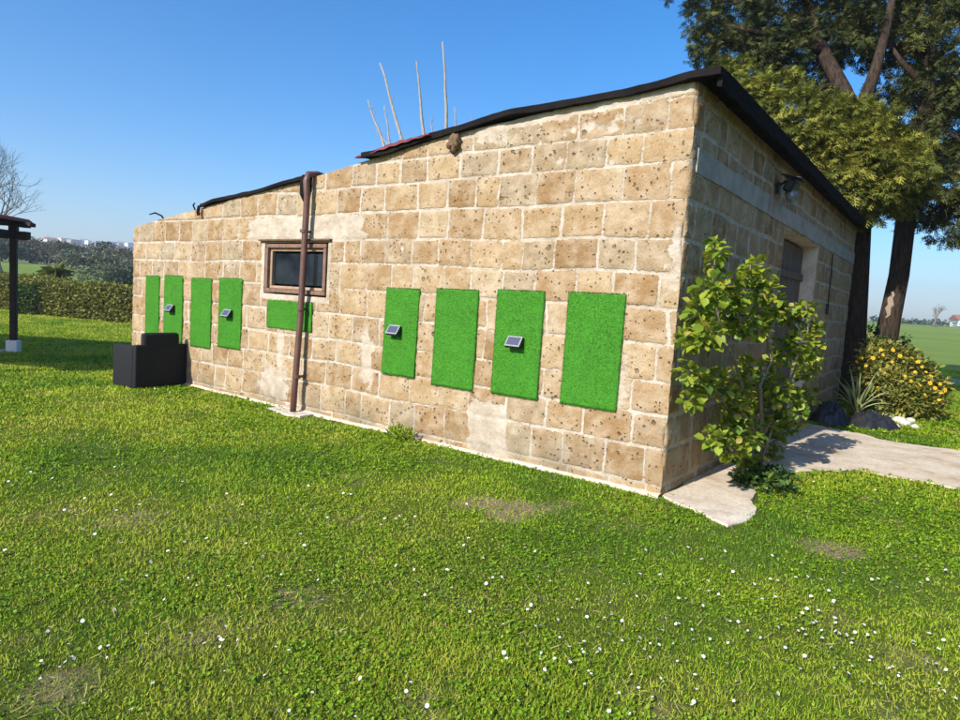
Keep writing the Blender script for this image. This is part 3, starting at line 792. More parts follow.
# flood lamp on the side wall
lw = empty('wall_lamp', (.02, 2.62, 2.80), 'dark hooded wall lamp above the concrete band on the shaded side wall', 'wall lamp')
b = MB(); b.box((.035, 2.62, 2.89), (.03, .12, .12), bev=.006); b.tube([(.04, 2.62, 2.92), (.10, 2.62, 2.96), (.16, 2.62, 2.94)], .015, 8); b.build('bracket', BLACKP, lw)
b = MB(); rot = Matrix.Rotation(.55, 3, 'Y'); b.box((.16, 2.62, 2.90), (.09, .24, .14), rot, bev=.02); b.box((.18, 2.62, 2.99), (.20, .28, .012), Matrix.Rotation(.25, 3, 'Y'), bev=.003)
b.build('housing', BLACKP, lw)
b = MB(); b.tube([(.15, 2.60, 2.86), (.175, 2.60, 2.81), (.18, 2.60, 2.76), (.178, 2.60, 2.73)], [.045, .065, .055, .015], 14); b.build('lens', mat_plain('lamp_glass', (.16, .17, .19), .12, .7, 0, .1, 20), lw, True)

# ------------------------------------------------------------------ black armchair
ch = empty('garden_armchair', (-7.40, -.44, 0), 'black woven garden armchair with its back to the camera, against the wall', 'armchair', None, R(8))
bpy.context.view_layer.update()
def chpart(name, boxes, mat):
    b = MB()
    for c, d, bev in boxes: b.box(c, d)
    o = bpy.data.objects.new(name, None); bpy.data.objects.remove(o)
    ob = b.build(name, mat); ob.parent = ch
    bv = ob.modifiers.new('bevel', 'BEVEL'); bv.width = boxes[0][2]*.9; bv.segments = 4; bv.limit_method = 'ANGLE'; bv.harden_normals = False
    ob.data.polygons.foreach_set('use_smooth', [True]*len(ob.data.polygons)); return ob
def mat_rattan():
    t = NT('woven_plastic'); p = t.obj()
    w = t.n('ShaderNodeTexChecker'); t.l(p, w.inputs[0]); w.inputs['Scale'].default_value = 60
    w.inputs['Color1'].default_value = (.012, .012, .013, 1); w.inputs['Color2'].default_value = (.019, .019, .021, 1)
    n = t.noise(p, 45, 3)
    t.bump(t.m('ADD', n, w.outputs['Fac']), .4, .004)
    return t.fin(t.mix(t.mr(n, .3, .7, 0, .5, False), w.outputs['Color'], (.030, .030, .034)), .6, .12)
RATT = mat_rattan()
chpart('back_panel', [((.33, 0, .31), (.07, .80, .58), .025)], RATT)
chpart('backrest', [((.31, .0, .55), (.10, .56, .42), .06)], RATT)
chpart('armrest', [((.08, -.355, .30), (.44, .09, .57), .03)], RATT)
chpart('armrest', [((.08, .355, .30), (.44, .09, .57), .03)], RATT)
chpart('seat', [((.07, 0, .20), (.42, .61, .36), .03)], RATT)
chpart('cushion', [((.06, 0, .42), (.40, .60, .09), .035)], mat_plain('dark_cushion', (.05, .05, .055), .9, .1, 0, .2, 30))
for sx in (-.09, .3):
    for sy in (-.33, .33): chpart('leg', [((sx, sy, .01), (.06, .06, .06), .006)], BLACKP)

# ------------------------------------------------------------------ pergola on the left
PA = np.array([-11.95, -.25]); PB = np.array([-9.2, -3.9]); PDv = np.array([-4.6, -3.2])
pg = empty('pergola', (-12.3, -.45, 0), 'dark timber pergola with reddish roof and white concrete post foot, cut by the left edge', 'pergola')
pc = [PA, PB, PB+PDv, PA+PDv]; cen = sum(pc)/4
b = MB(); n4 = 4
lo = [(p[0], p[1], 2.36) for p in pc]; hi = [(p[0]+(cen[0]-p[0])*.02, p[1]+(cen[1]-p[1])*.02, 2.42) for p in pc]; ap = [(p[0]+(cen[0]-p[0])*.9, p[1]+(cen[1]-p[1])*.9, 2.75) for p in pc]
b.add(lo+hi+ap, [(0, 1, 2, 3)]+[(i, (i+1) % 4, 4+(i+1) % 4, 4+i) for i in range(4)]+[(4+i, 4+(i+1) % 4, 8+(i+1) % 4, 8+i) for i in range(4)]+[(8, 9, 10, 11)])
b.build('roof', RTILE, pg)
def lerp2(a, c, t_): return a+(c-a)*t_
ins = [lerp2(p, cen, .085) for p in pc]
for i in range(4):
    a, c = ins[i], ins[(i+1) % 4]; d = (c-a)/np.linalg.norm(c-a); a = a-d*.28; c = c+d*.28
    mid = (a+c)/2; L = np.linalg.norm(c-a); ang = math.atan2(d[1], d[0])
    b = MB(); b.box((mid[0], mid[1], 2.12), (L, .12, .14), Matrix.Rotation(ang, 3, 'Z'), bev=.01); b.build('beam', DWOOD, pg)
    b = MB(); b.box((mid[0], mid[1], 2.315), (L+.16, .14, .07), Matrix.Rotation(ang, 3, 'Z'), bev=.008); b.build('eave_board', DWOOD, pg)
for p in ins:
    b = MB(); b.box((p[0], p[1], 1.20), (.105, .105, 2.18), Matrix.Rotation(.9, 3, 'Z'), bev=.012)
    b.box((p[0], p[1], 2.2), (.13, .13, .2), Matrix.Rotation(.9, 3, 'Z'), bev=.01)
    q = b.build('post', DWOOD, pg)
    b = MB(); b.box((p[0], p[1], .10), (.19, .19, .26), Matrix.Rotation(.9, 3, 'Z'), bev=.015); b.build('post_foot', WHITEW, q)
slab('pavement', [tuple(lerp2(p, cen, .10)) for p in pc], -.05, .05, CONC, .01, .3, 22)

# ------------------------------------------------------------------ foliage helpers
def leafmass(name, mat, parent, centers, radii, per, size, wid=.9, tmpl=LEAF, droop=.2, squash=1.0, shell=.55, up=None, bias=0.0, sub=0):
    """leaves in ellipsoid clumps, facing outwards"""
    P = []; Yw = []; Pt = []; Rn = []; Sz = []
    for c, r_, n_ in zip(centers, radii, per):
        n_ = int(n_)
        d = rng.normal(size=(n_, 3)); d /= np.linalg.norm(d, axis=1)[:, None]
        rad = shell+(1-shell)*rng.random(n_)**.7
        rad *= .8+.4*fbm(d[:, 0]*2+c[0], d[:, 1]*2+c[1], d[:, 2]*2+c[2], 3)
        rv = np.array(r_) if hasattr(r_, '__len__') else np.array([r_, r_, r_*squash])
        if sub:                              # gather the sprays in tufts, with gaps between
            ks = max(4, int(sub*np.prod(rv)**(2/3)/.25)); sd_ = rng.normal(size=(ks, 3)); sd_ /= np.linalg.norm(sd_, axis=1)[:, None]
            sr = (.45+.55*rng.random(ks)**.6)[:, None]*rv; tuft = sd_*sr; pick = rng.integers(0, ks, n_)
            off_ = d*rad[:, None]*np.array([.17, .17, .12]); off_[:, 2] -= .25*np.hypot(off_[:, 0], off_[:, 1])
            q_ = tuft[pick]+off_; P.append(np.array(c)+q_); tone = rng.normal(0, .12, ks)[pick]
            d = q_/np.linalg.norm(q_, axis=1)[:, None]*.55+d*.45; d /= np.linalg.norm(d, axis=1)[:, None]
        else:
            P.append(np.array(c)+d*rad[:, None]*rv); tone = 0
        Yw.append(np.arctan2(-d[:, 0], d[:, 1])+rng.normal(0, .9, n_)); Pt.append(np.arcsin(np.clip(d[:, 2], -1, 1))*.6-droop+rng.normal(0, .45, n_))
        cl = rng.random()
        Rn.append(np.clip(rng.normal(.45+.22*(cl-.5)+bias, .22, n_)+.10*(rad-.7)+tone, 0, 1)); Sz.append(size*(.65+.7*rng.random(n_)))
    P = np.concatenate(P); n_ = len(P)
    F = frames(np.concatenate(Yw), np.concatenate(Pt), rng.normal(0, .5, n_))
    V, fl = scatter(P, F, np.concatenate(Sz), np.full(n_, wid), tmpl[0], tmpl[1])
    me = np_mesh(name, V, fl, {'rnd': np.repeat(np.concatenate(Rn), len(tmpl[0]))})
    return link(name, me, mat, parent)
# a conifer spray: a stem with side branchlets, flat
def spray_template():
    v = []; f = []
    def strip(a, c, w):
        a, c = np.array(a, float), np.array(c, float); d = c-a; p = np.array([-d[1], d[0], 0]); p /= np.linalg.norm(p)
        k = len(v); v.extend([a-p*w*.5, a+p*w*.5, a*.35+c*.65+p*w*.62, c, a*.35+c*.65-p*w*.62]); f.append((k, k+1, k+2, k+3)); f.append((k, k+3, k+4))
    strip((0, 0, 0), (0, 1, -.12), .075)
    for i, t_ in enumerate((.15, .40, .65)):
        L = .60*(1-t_*.75)
        for s_ in (-1, 1): strip((0, t_, -.12*t_), (s_*L*.8, t_+L*.6, -.12*t_-.2*L+.1*s_*(i-1)), .07)
    return np.array(v), f
SPRAY = spray_template()
def tree_empty(name, loc, label, cat, group=None): return empty(name, loc, label, cat, group)

# ------------------------------------------------------------------ the two conifers behind the shed
GT = 'tall conifers behind the shed'
tA = empty('conifer_tree', (.10, 9.45, 0), 'big conifer behind the shed corner with sunlit drooping boughs over the roof', 'tree', GT)
tB = empty('conifer_tree', (.56, 10.3, 0), 'dark conifer whose leaning trunk has a pale scar, standing right of the shed', 'tree', GT)
def P3(px, py, Y): return at(px, py, Y)
b = MB()
b.tube([(.12, 9.45, -.2), (.12, 9.45, .3), at(855, 330, 9.45), at(859, 270, 9.45), at(862, 215, 9.45), at(866, 160, 9.6), at(858, 118, 9.7)], [.30, .25, .20, .18, .17, .17, .15], 14)
b.tube([at(858, 122, 9.7), at(843, 90, 9.7), at(826, 58, 9.8), at(812, 25, 9.9), at(800, -40, 10), at(795, -120, 10)], [.15, .15, .13, .11, .08, .04], 10)
b.tube([at(856, 118, 9.7), at(868, 92, 9.7), at(876, 68, 9.7), at(886, 30, 9.9), at(900, -40, 10)], [.12, .12, .10, .08, .04], 10)
for q0, q1, q2 in (((835, 85), (800, 92), (765, 100)), ((862, 150), (850, 160), (830, 165)), ((820, 50), (770, 35), (725, 25)), ((866, 175), (880, 180), (900, 190)), ((812, 25), (760, 5), (690, -5))):
    b.tube([at(*q0, 9.7), at(*q1, 9.2), at(*q2, 8.8)], [.07, .05, .02], 7)
b.build('trunk', BARK, tA, True)
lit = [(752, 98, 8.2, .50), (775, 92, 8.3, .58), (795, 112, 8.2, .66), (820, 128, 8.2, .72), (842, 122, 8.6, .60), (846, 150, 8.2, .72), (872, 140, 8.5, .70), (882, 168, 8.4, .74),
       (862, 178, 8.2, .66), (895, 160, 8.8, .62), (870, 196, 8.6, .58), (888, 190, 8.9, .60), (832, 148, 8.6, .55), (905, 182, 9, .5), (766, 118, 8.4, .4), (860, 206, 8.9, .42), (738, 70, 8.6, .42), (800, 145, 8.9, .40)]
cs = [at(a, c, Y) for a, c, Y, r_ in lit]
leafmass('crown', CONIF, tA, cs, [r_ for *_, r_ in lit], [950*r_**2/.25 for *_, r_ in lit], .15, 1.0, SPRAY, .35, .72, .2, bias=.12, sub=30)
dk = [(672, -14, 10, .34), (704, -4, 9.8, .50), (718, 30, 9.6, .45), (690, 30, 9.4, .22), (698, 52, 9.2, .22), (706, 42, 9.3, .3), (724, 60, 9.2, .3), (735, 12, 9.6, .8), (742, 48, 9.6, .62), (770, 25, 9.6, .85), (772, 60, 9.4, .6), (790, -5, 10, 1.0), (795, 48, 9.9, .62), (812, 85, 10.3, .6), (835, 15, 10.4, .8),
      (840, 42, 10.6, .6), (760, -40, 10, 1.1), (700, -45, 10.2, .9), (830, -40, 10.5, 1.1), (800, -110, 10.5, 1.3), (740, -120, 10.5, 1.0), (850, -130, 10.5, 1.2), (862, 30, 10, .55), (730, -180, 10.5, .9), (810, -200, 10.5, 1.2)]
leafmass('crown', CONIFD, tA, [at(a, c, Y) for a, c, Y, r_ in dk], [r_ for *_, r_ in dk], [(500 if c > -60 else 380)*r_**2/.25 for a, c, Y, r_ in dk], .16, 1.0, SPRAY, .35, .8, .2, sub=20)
b = MB()
b.tube([(.53, 10.3, -.2), at(882, 372, 10.3), at(884, 348, 10.3), at(890, 318, 10.3), at(899, 275, 10.3), at(905, 225, 10.3), at(910, 180, 10.4), at(925, 120, 10.6), at(930, 60, 10.8), at(940, -40, 11), at(945, -140, 11)],
       [.30, .255, .225, .195, .18, .175, .17, .15, .12, .08, .04], 14)
for q0, q1, q2 in (((925, 120), (945, 130), (975, 150)), ((928, 90), (900, 60), (880, 30)), ((910, 180), (935, 195), (960, 215)), ((930, 60), (960, 40), (1000, 20))):
    b.tube([at(*q0, 10.6), at(*q1, 10.4), at(*q2, 10.3)], [.08, .05, .02], 7)
tk = b.build('trunk', BARK, tB, True)
b = MB(); c0 = at(890.5, 305, 10.3)
# the pale scar: bark torn away, a slightly raised flake following the trunk
vs = []; nn = 9
for i in range(nn):
    t_ = i/(nn-1); py = 292+t_*26; cx = at(894-5.5*t_-1.5+1.2*math.sin(i*2.1), py, 10.3); wv = .075*math.sin(math.pi*(.12+.8*t_))
    for k in range(5):
        a = -.75+1.5*k/4
        rr = .197+.012*t_
        dv = np.array([-CAM[0]+cx[0], CAM[1]-cx[1]]);
        base = math.atan2(CAM[1]-cx[1], CAM[0]-cx[0]); ang = base+a*wv/.12*.55
        vs.append((cx[0]+math.cos(ang)*rr, cx[1]+math.sin(ang)*rr, cx[2]))
b.add(vs, [(i*5+k, i*5+k+1, (i+1)*5+k+1, (i+1)*5+k) for i in range(nn-1) for k in range(4)])
b.build('scar', STEM, tk, True)
dk = [(900, 25, 11, .8), (930, 10, 11, 1.0), (905, 75, 11, .62), (955, 45, 11, 1.0), (940, 90, 10.8, .75), (965, 110, 10.8, .85), (915, 112, 10.8, .55), (945, 140, 10.7, .72), (925, 165, 10.6, .52), (965, 170, 10.6, .7),
      (950, 196, 10.5, .60), (925, 205, 10.5, .42), (970, 218, 10.4, .55), (945, 224, 10.5, .36), (915, 222, 10.6, .28), (988, 80, 11, 1.1), (1000, 160, 10.8, 1.0), (880, 0, 11, .8), (925, -50, 11, 1.2), (985, -40, 11, 1.3), (940, -130, 11, 1.3), (1000, -120, 11, 1.3), (900, -190, 11, 1.1), (970, -220, 11, 1.3), (872, 50, 11, .5), (885, 100, 11, .5), (905, 145, 10.8, .5)]
leafmass('crown', CONIFD, tB, [at(a, c, Y) for a, c, Y, r_ in dk], [r_ for *_, r_ in dk], [(430 if c > -60 else 350)*r_**2/.25 for a, c, Y, r_ in dk], .16, 1.0, SPRAY, .4, .8, .2, bias=.05, sub=20)

for i, (x_, y_, h_, lb) in enumerate(((4.9, 1.6, 6.5, 'unseen conifer added to shade the side wall, closest to the slab'), (5.6, 7.2, 7.5, 'unseen conifer added to shade the side wall, middle one beyond the path'), (5.2, 11.5, 7.0, 'unseen conifer added to shade the side wall, farthest along the path'))):  # unseen trees added to keep sky light off the side wall
    e = empty('conifer_tree', (x_, y_, 0), lb, 'tree', 'unseen conifers added to shade the side wall')
    b = MB(); b.tube([(x_, y_, -.1), (x_+.05, y_, h_*.5), (x_, y_, h_*.95)], [.22, .14, .03], 10); b.build('trunk', BARK, e, True)
    cs = []; rs = []
    for k in range(26):
        t_ = k/25; a = k*2.4; w = 1.75*(1-t_)**.7+.25
        cs.append((x_+math.cos(a)*w*.6, y_+math.sin(a)*w*.75, .5+t_*(h_-.6))); rs.append(.45+.55*(1-t_))
    leafmass('crown', CONIFD, e, cs, rs, [170*r_**2/.4 for r_ in rs], .34, 1.0, SPRAY, .35, .9, .3)
# ------------------------------------------------------------------ leafy bush at the corner
bu = empty('leafy_bush', (.33, 1.62, 0), 'tall yellow green bush with broad leaves at the shaded wall near the corner', 'bush')
stems = []
def stem(pts, r0, r1):
    n = len(pts); stems.append(([np.array(p, float) for p in pts], np.linspace(r0, r1, n)))
base = np.array([.33, 1.68, -.03])
def bq(px, py, Y):
    X = .17+.33*min(1, max(0, (px-690)/120)); d = FW+RT*(px-480)/FPX-UP*(py-360)/FPX; return CAM+d*((X-CAM[0])/d[0])
stem([base, bq(762, 420, 1.75), bq(760, 385, 1.75), bq(772, 360, 1.7), bq(765, 330, 1.65), bq(752, 290, 1.6), bq(750, 265, 1.6)], .022, .007)
stem([base+(.02, 0, 0), bq(752, 420, 1.6), bq(735, 362, 1.5), bq(722, 330, 1.45), bq(712, 290, 1.4), bq(717, 245, 1.4)], .018, .005)
stem([base, bq(775, 420, 1.9), bq(795, 370, 2.0), bq(808, 330, 2.1), bq(806, 305, 2.1)], .016, .005)
stem([base, bq(740, 425, 1.5), bq(715, 390, 1.3), bq(690, 370, 1.1)], .013, .004)
stem([base, bq(765, 430, 1.5), bq(785, 405, 1.4), bq(800, 390, 1.3)], .012, .004)
stem([base, bq(740, 450, 1.45), bq(722, 435, 1.3)], .012, .004)
b = MB()
for pts, rr in stems: b.tube(pts, rr, 7)
b.build('stem', STEM, bu, True)
cl = [(716, 243, 1.42, .06), (718, 252, 1.42, .07), (715, 264, 1.42, .07), (752, 268, 1.58, .10), (748, 285, 1.55, .13), (765, 285, 1.6, .11), (712, 290, 1.4, .13), (722, 305, 1.42, .14), (700, 312, 1.35, .12), (735, 300, 1.5, .12), (690, 340, 1.25, .11), (706, 335, 1.3, .14),
      (775, 305, 1.7, .12), (792, 315, 1.85, .13), (806, 308, 2.0, .10), (812, 330, 2.05, .12), (800, 345, 1.95, .15), (765, 312, 1.65, .12), (785, 350, 1.8, .13), (815, 350, 2.05, .10), (805, 370, 1.9, .14), (740, 320, 1.55, .12), (755, 330, 1.65, .10),
      (688, 372, 1.15, .10), (700, 385, 1.2, .12), (718, 382, 1.3, .13), (740, 385, 1.4, .12), (690, 400, 1.2, .07), (755, 395, 1.45, .14), (775, 390, 1.55, .16), (735, 405, 1.38, .14), (760, 415, 1.45, .17), (790, 405, 1.6, .15), (800, 395, 1.7, .12),
      (725, 430, 1.3, .13), (745, 435, 1.36, .15), (770, 440, 1.5, .14), (730, 450, 1.32, .11), (750, 458, 1.4, .11), (785, 428, 1.6, .11), (715, 440, 1.28, .08), (772, 365, 1.6, .10), (752, 365, 1.55, .10), (815, 395, 1.8, .07), (770, 460, 1.5, .09), (800, 420, 1.65, .07), (755, 470, 1.42, .08)]
def at_x(px, py, X):
    d = FW+RT*(px-480)/FPX-UP*(py-360)/FPX; return CAM+d*((X-CAM[0])/d[0])
leafmass('foliage', LEMON, bu, [at_x(a, c, .17+.33*np.clip((a-690)/120, 0, 1)+.10*math.sin(i*2.4)*(a > 705)) for i, (a, c, Y, r_) in enumerate(cl)], [r_ for *_, r_ in cl], [74*(r_/.12)**2 for *_, r_ in cl], .071, .88, LEAF, .15, .9, .25, bias=.10)
# low weeds at the foot of the bush
wd = empty('weed_clump', (.52, 1.15, 0), 'low green weeds growing at the foot of the leafy bush beside the slab', 'weeds')
wc = [(.50+random.uniform(-.16, .28), 1.1+random.uniform(-.28, .35), .07) for _ in range(14)]
leafmass('foliage', HEDGEG, wd, wc, [(.10, .10, .07)]*14, [40]*14, .055, .7, LEAF, -.2, 1, .2, bias=.1)
wd2 = empty('weed_tuft', tuple(at(403, 437, -.12)[:2])+(0,), 'small green weed tuft growing out of the wall foot under the lamp panel', 'weeds')
c_ = at(403, 437, -.12)
leafmass('foliage', GRASS, wd2, [(c_[0], c_[1]-.04, .06), (c_[0]+.10, c_[1]-.05, .05), (c_[0]-.08, c_[1]-.05, .05)], [(.10, .06, .07)]*3, [70]*3, .07, .25, LEAF, -.9, 1, .1, bias=.1)
# one dead leaf on the slab
V, fl = scatter(np.array([[.38, 1.28, .045]]), frames(np.array([1.9]), np.array([.15]), np.array([.3])), np.array([.11]), np.array([.8]), *LEAF)
tag(link('dead_leaf', np_mesh('dead_leaf', V, fl), DEADLEAF), 'curled brown dead leaf lying on the pale slab below the bush', 'leaf')

# ------------------------------------------------------------------ planting bed right of the shed
def tarp(cx, cy, rx, ry, h, label, seed):
    n, m_ = 30, 64; vs = [(cx, cy, h)]
    for i in range(1, n+1):
        for k in range(m_):
            a = 2*math.pi*k/m_; t_ = i/n
            rr = 1+.25*(float(fbm(math.cos(a)*2+seed, math.sin(a)*2, 0, seed))-.5)*2
            x, y = cx+math.cos(a)*rx*t_*rr, cy+math.sin(a)*ry*t_*rr
            z = h*(1-t_**2.2)*(.55+.9*float(fbm(x*3.2, y*3.2, 1, seed)))+.30*abs(float(fbm(x*7, y*4, 2, seed+3))-.5)*(1-t_**4)+.10*abs(float(fbm(x*19, y*13, 2, seed+5))-.5)*(1-t_**4)
            vs.append((x, y, max(.012, z)))
    f = [(0, 1+k, 1+(k+1) % m_) for k in range(m_)]+[(1+(i-1)*m_+k, 1+i*m_+k, 1+i*m_+(k+1) % m_, 1+(i-1)*m_+(k+1) % m_) for i in range(1, n) for k in range(m_)]
    b = MB(); b.add(vs, f); return tag(b.build('plastic_sheet', TARP, None, True), label, 'plastic sheet', 'black plastic sheets in the planting bed')
tarp(.30, 5.95, .30, .38, .24, 'crumpled black plastic sheet heaped by the wall, left of the spiky plant', 3)
tarp(.82, 6.2, .36, .40, .20, 'crumpled black plastic sheet in front of the spiky plant, beside the white stones', 7)
al = empty('aloe_plant', (.55, 6.75, 0), 'spiky aloe with long pale green tapering leaves above black plastic sheet', 'aloe')
for i in range(24):
    a = 2.39996*i; lean = .25+.95*(i/24); L = .74-.22*(i/24)+random.uniform(-.06, .06)
    d = np.array([math.cos(a), math.sin(a), 0]); pts = []
    for k in range(7):
        t_ = k/6; th = lean*(.5+.6*t_)
        pts.append(np.array([.55, 6.75, .12])+d*(.03+math.sin(th)*L*t_)+np.array([0, 0, math.cos(th)*L*t_]))
    vs = []; r_ = np.cross(d, (0, 0, 1))
    for k, p in enumerate(pts):
        w = .036*(1-(k/6)**1.6)+.002; vs += [p-r_*w, p-np.array([0, 0, .5*w])-d*.2*w, p+r_*w, p+np.array([0, 0, .25*w])]
    b = MB(); b.add(vs, [(k*4+j, k*4+(j+1) % 4, (k+1)*4+(j+1) % 4, (k+1)*4+j) for k in range(6) for j in range(4)]+[(24, 25, 26, 27)])
    o = b.build('leaf', ALOE, al, True)
    a_ = o.data.attributes.new('rnd', 'FLOAT', 'POINT'); a_.data.foreach_set('value', [random.random()]*len(o.data.vertices))
ws_ = []
for i, (px, py, r_) in enumerate(((886, 414, .07), (893, 417, .06), (899, 421, .085), (905, 424, .07), (911, 421, .06), (890, 408, .05), (884, 404, .06), (903, 413, .05), (878, 409, .045), (915, 427, .05), (896, 427, .05))):
    d = FW+RT*(px-480)/FPX-UP*(py-360)/FPX; q = CAM+d*((.03-CAM[2])/d[2])
    o = lump('white_stone', (0, 0, 0), r_, STONEW, None, 20+i, 2, (1.2, 1, .8), .5, 1.5)
    o.location = (q[0], q[1], .035)
    tag(o, 'rounded white stone in the row edging the bed below the yellow flowered shrub', 'stone', 'white stones edging the bed')
ys_ = empty('flowering_shrub', (1.02, 8.1, 0), 'rounded olive green shrub dotted with yellow flowers by the conifer trunk', 'shrub')
sc_ = [(870, 362, 7.9, .26), (888, 355, 8.1, .28), (905, 362, 8.2, .30), (920, 372, 8.2, .28), (932, 385, 8.2, .24), (938, 400, 8.1, .20), (900, 385, 7.8, .32), (880, 382, 7.6, .28), (915, 400, 7.8, .30), (895, 405, 7.5, .24), (928, 412, 7.9, .18), (908, 418, 7.6, .16), (862, 375, 7.6, .18), (872, 345, 8.2, .16), (944, 388, 8.3, .12)]
leafmass('foliage', SHRUB, ys_, [at(a, c, Y) for a, c, Y, r_ in sc_], [r_ for *_, r_ in sc_], [330*(r_/.26)**2 for *_, r_ in sc_], .085, .5, LEAF, -.1, .9, .3)
b = MB()
for a, c, Y, r_ in sc_: b.tube([(1.02, 8.1, 0), (np.array([1.02, 8.1, .25])+at(a, c, Y))/2, at(a, c, Y)], [.018, .012, .005], 6)
b.build('stem', BARK, ys_, True)
fl_pos = [(857, 362), (861, 358), (859, 368), (881, 350), (883, 355), (893, 350), (892, 362), (884, 373), (889, 375), (912, 358), (918, 362), (922, 367), (926, 372), (905, 376), (911, 381), (931, 376), (920, 385), (935, 388), (941, 393), (945, 390), (939, 400), (925, 395), (873, 358), (900, 356), (940, 384), (915, 372), (930, 383), (866, 366), (878, 388)]
def flower_mesh():
    b = MB()
    for k in range(6):
        a = k*math.pi/3; d = Vector((math.cos(a), math.sin(a), 0)); s_ = Vector((-math.sin(a), math.cos(a), 0))
        b.add([d*.006, d*.028-s_*.014+Vector((0, 0, .006)), d*.045+Vector((0, 0, .0)), d*.028+s_*.014+Vector((0, 0, .006))], [(0, 1, 2, 3)])
    b.tube([(0, 0, -.004), (0, 0, .008)], .009, 8, 1); b.tube([(0, 0, -.06), (0, 0, -.003)], .003, 5, 1)
    return b
f0 = None
for i, (px, py) in enumerate(fl_pos):
    best = None
    v = at(px, py, 7.45); v = v+(CAM-v)/np.linalg.norm(CAM-v)*random.uniform(-.15, .1)
    if f0 is None: f0 = flower_mesh().build('flower', [YELLOW, DISC], ys_); o = f0
    else: o = f0.copy(); COL.objects.link(o)
    o.parent = ys_; o.matrix_parent_inverse = Matrix.Identity(4)
    o.location = Vector(v)-ys_.location; o.rotation_euler = (R(random.uniform(30, 80)), R(random.uniform(-25, 25)), R(random.uniform(0, 50))); o.scale = [random.uniform(.6, .95)]*3
iv = empty('ivy_plant', (.45, 9.75, 0), 'dark ivy climbing round the foot of the leaning conifer trunk', 'ivy')
ivc = [(870, 335, 9.7, .16), (872, 348, 9.7, .2), (866, 352, 9.6, .2), (888, 340, 9.9, .14), (903, 340, 10, .14), (906, 350, 10, .14), (880, 356, 9.8, .2), (893, 352, 9.9, .2), (875, 328, 9.8, .10), (866, 368, 9.5, .22), (885, 368, 9.7, .22)]
leafmass('foliage', HEDGEG, iv, [at(a, c, Y) for a, c, Y, r_ in ivc], [r_ for *_, r_ in ivc], [70*(r_/.18)**2 for *_, r_ in ivc], .075, .9, LEAF, .5, 1, .3, bias=-.1)

# ------------------------------------------------------------------ bare pollard behind the shed
pb = at(398, 148, 11.0)
pt = empty('bare_tree', (pb[0], pb[1], 0), 'bare pollarded tree whose pale upright shoots rise behind the shed roof', 'tree')
b = MB(); b.tube([(pb[0], pb[1], -.1), (pb[0], pb[1], 1.5), (pb[0]+.05, pb[1], pb[2]-.5)], [.16, .13, .11], 10); b.build('trunk', BARE, pt, True)
shoots = [((380, 62), (404, 148), .034), ((368, 100), (386, 152), .028), ((384, 105), (391, 150), .02), ((417, 62), (425, 146), .030), ((443, 43), (447, 140), .032), ((455, 107), (456, 140), .02), ((432, 118), (433, 142), .016), ((469, 115), (470, 135), .008), ((376, 130), (392, 150), .012)]
tip = np.array([pb[0]+.03, pb[1], pb[2]-.7])
b = MB()
for (q1, q0, r_) in shoots:
    a, c = at(*q0, 11.0), at(*q1, 11.0)
    a2 = a*.97+tip*.03; low = a+(a-c)/np.linalg.norm(a-c)*.5
    n = 6; pts = [tip, low]+[a+(c-a)*k/n+rng.normal(0, .016, 3)*(k > 0) for k in range(n+1)]
    b.tube(pts, [r_*1.3, r_*1.1]+list(np.linspace(r_*1.9, r_*.75, n+1)), 6)
    for k in range(5):
        t_ = .1+.17*k+random.uniform(0, .08); s_ = a+(c-a)*t_
        b.tube([s_, s_+np.array([random.choice((-1, 1))*random.uniform(.03, .14), random.uniform(-.05, .05), random.uniform(.08, .34)])], [r_*.4, .004], 4)
b.build('shoot', SHOOT, pt, True)

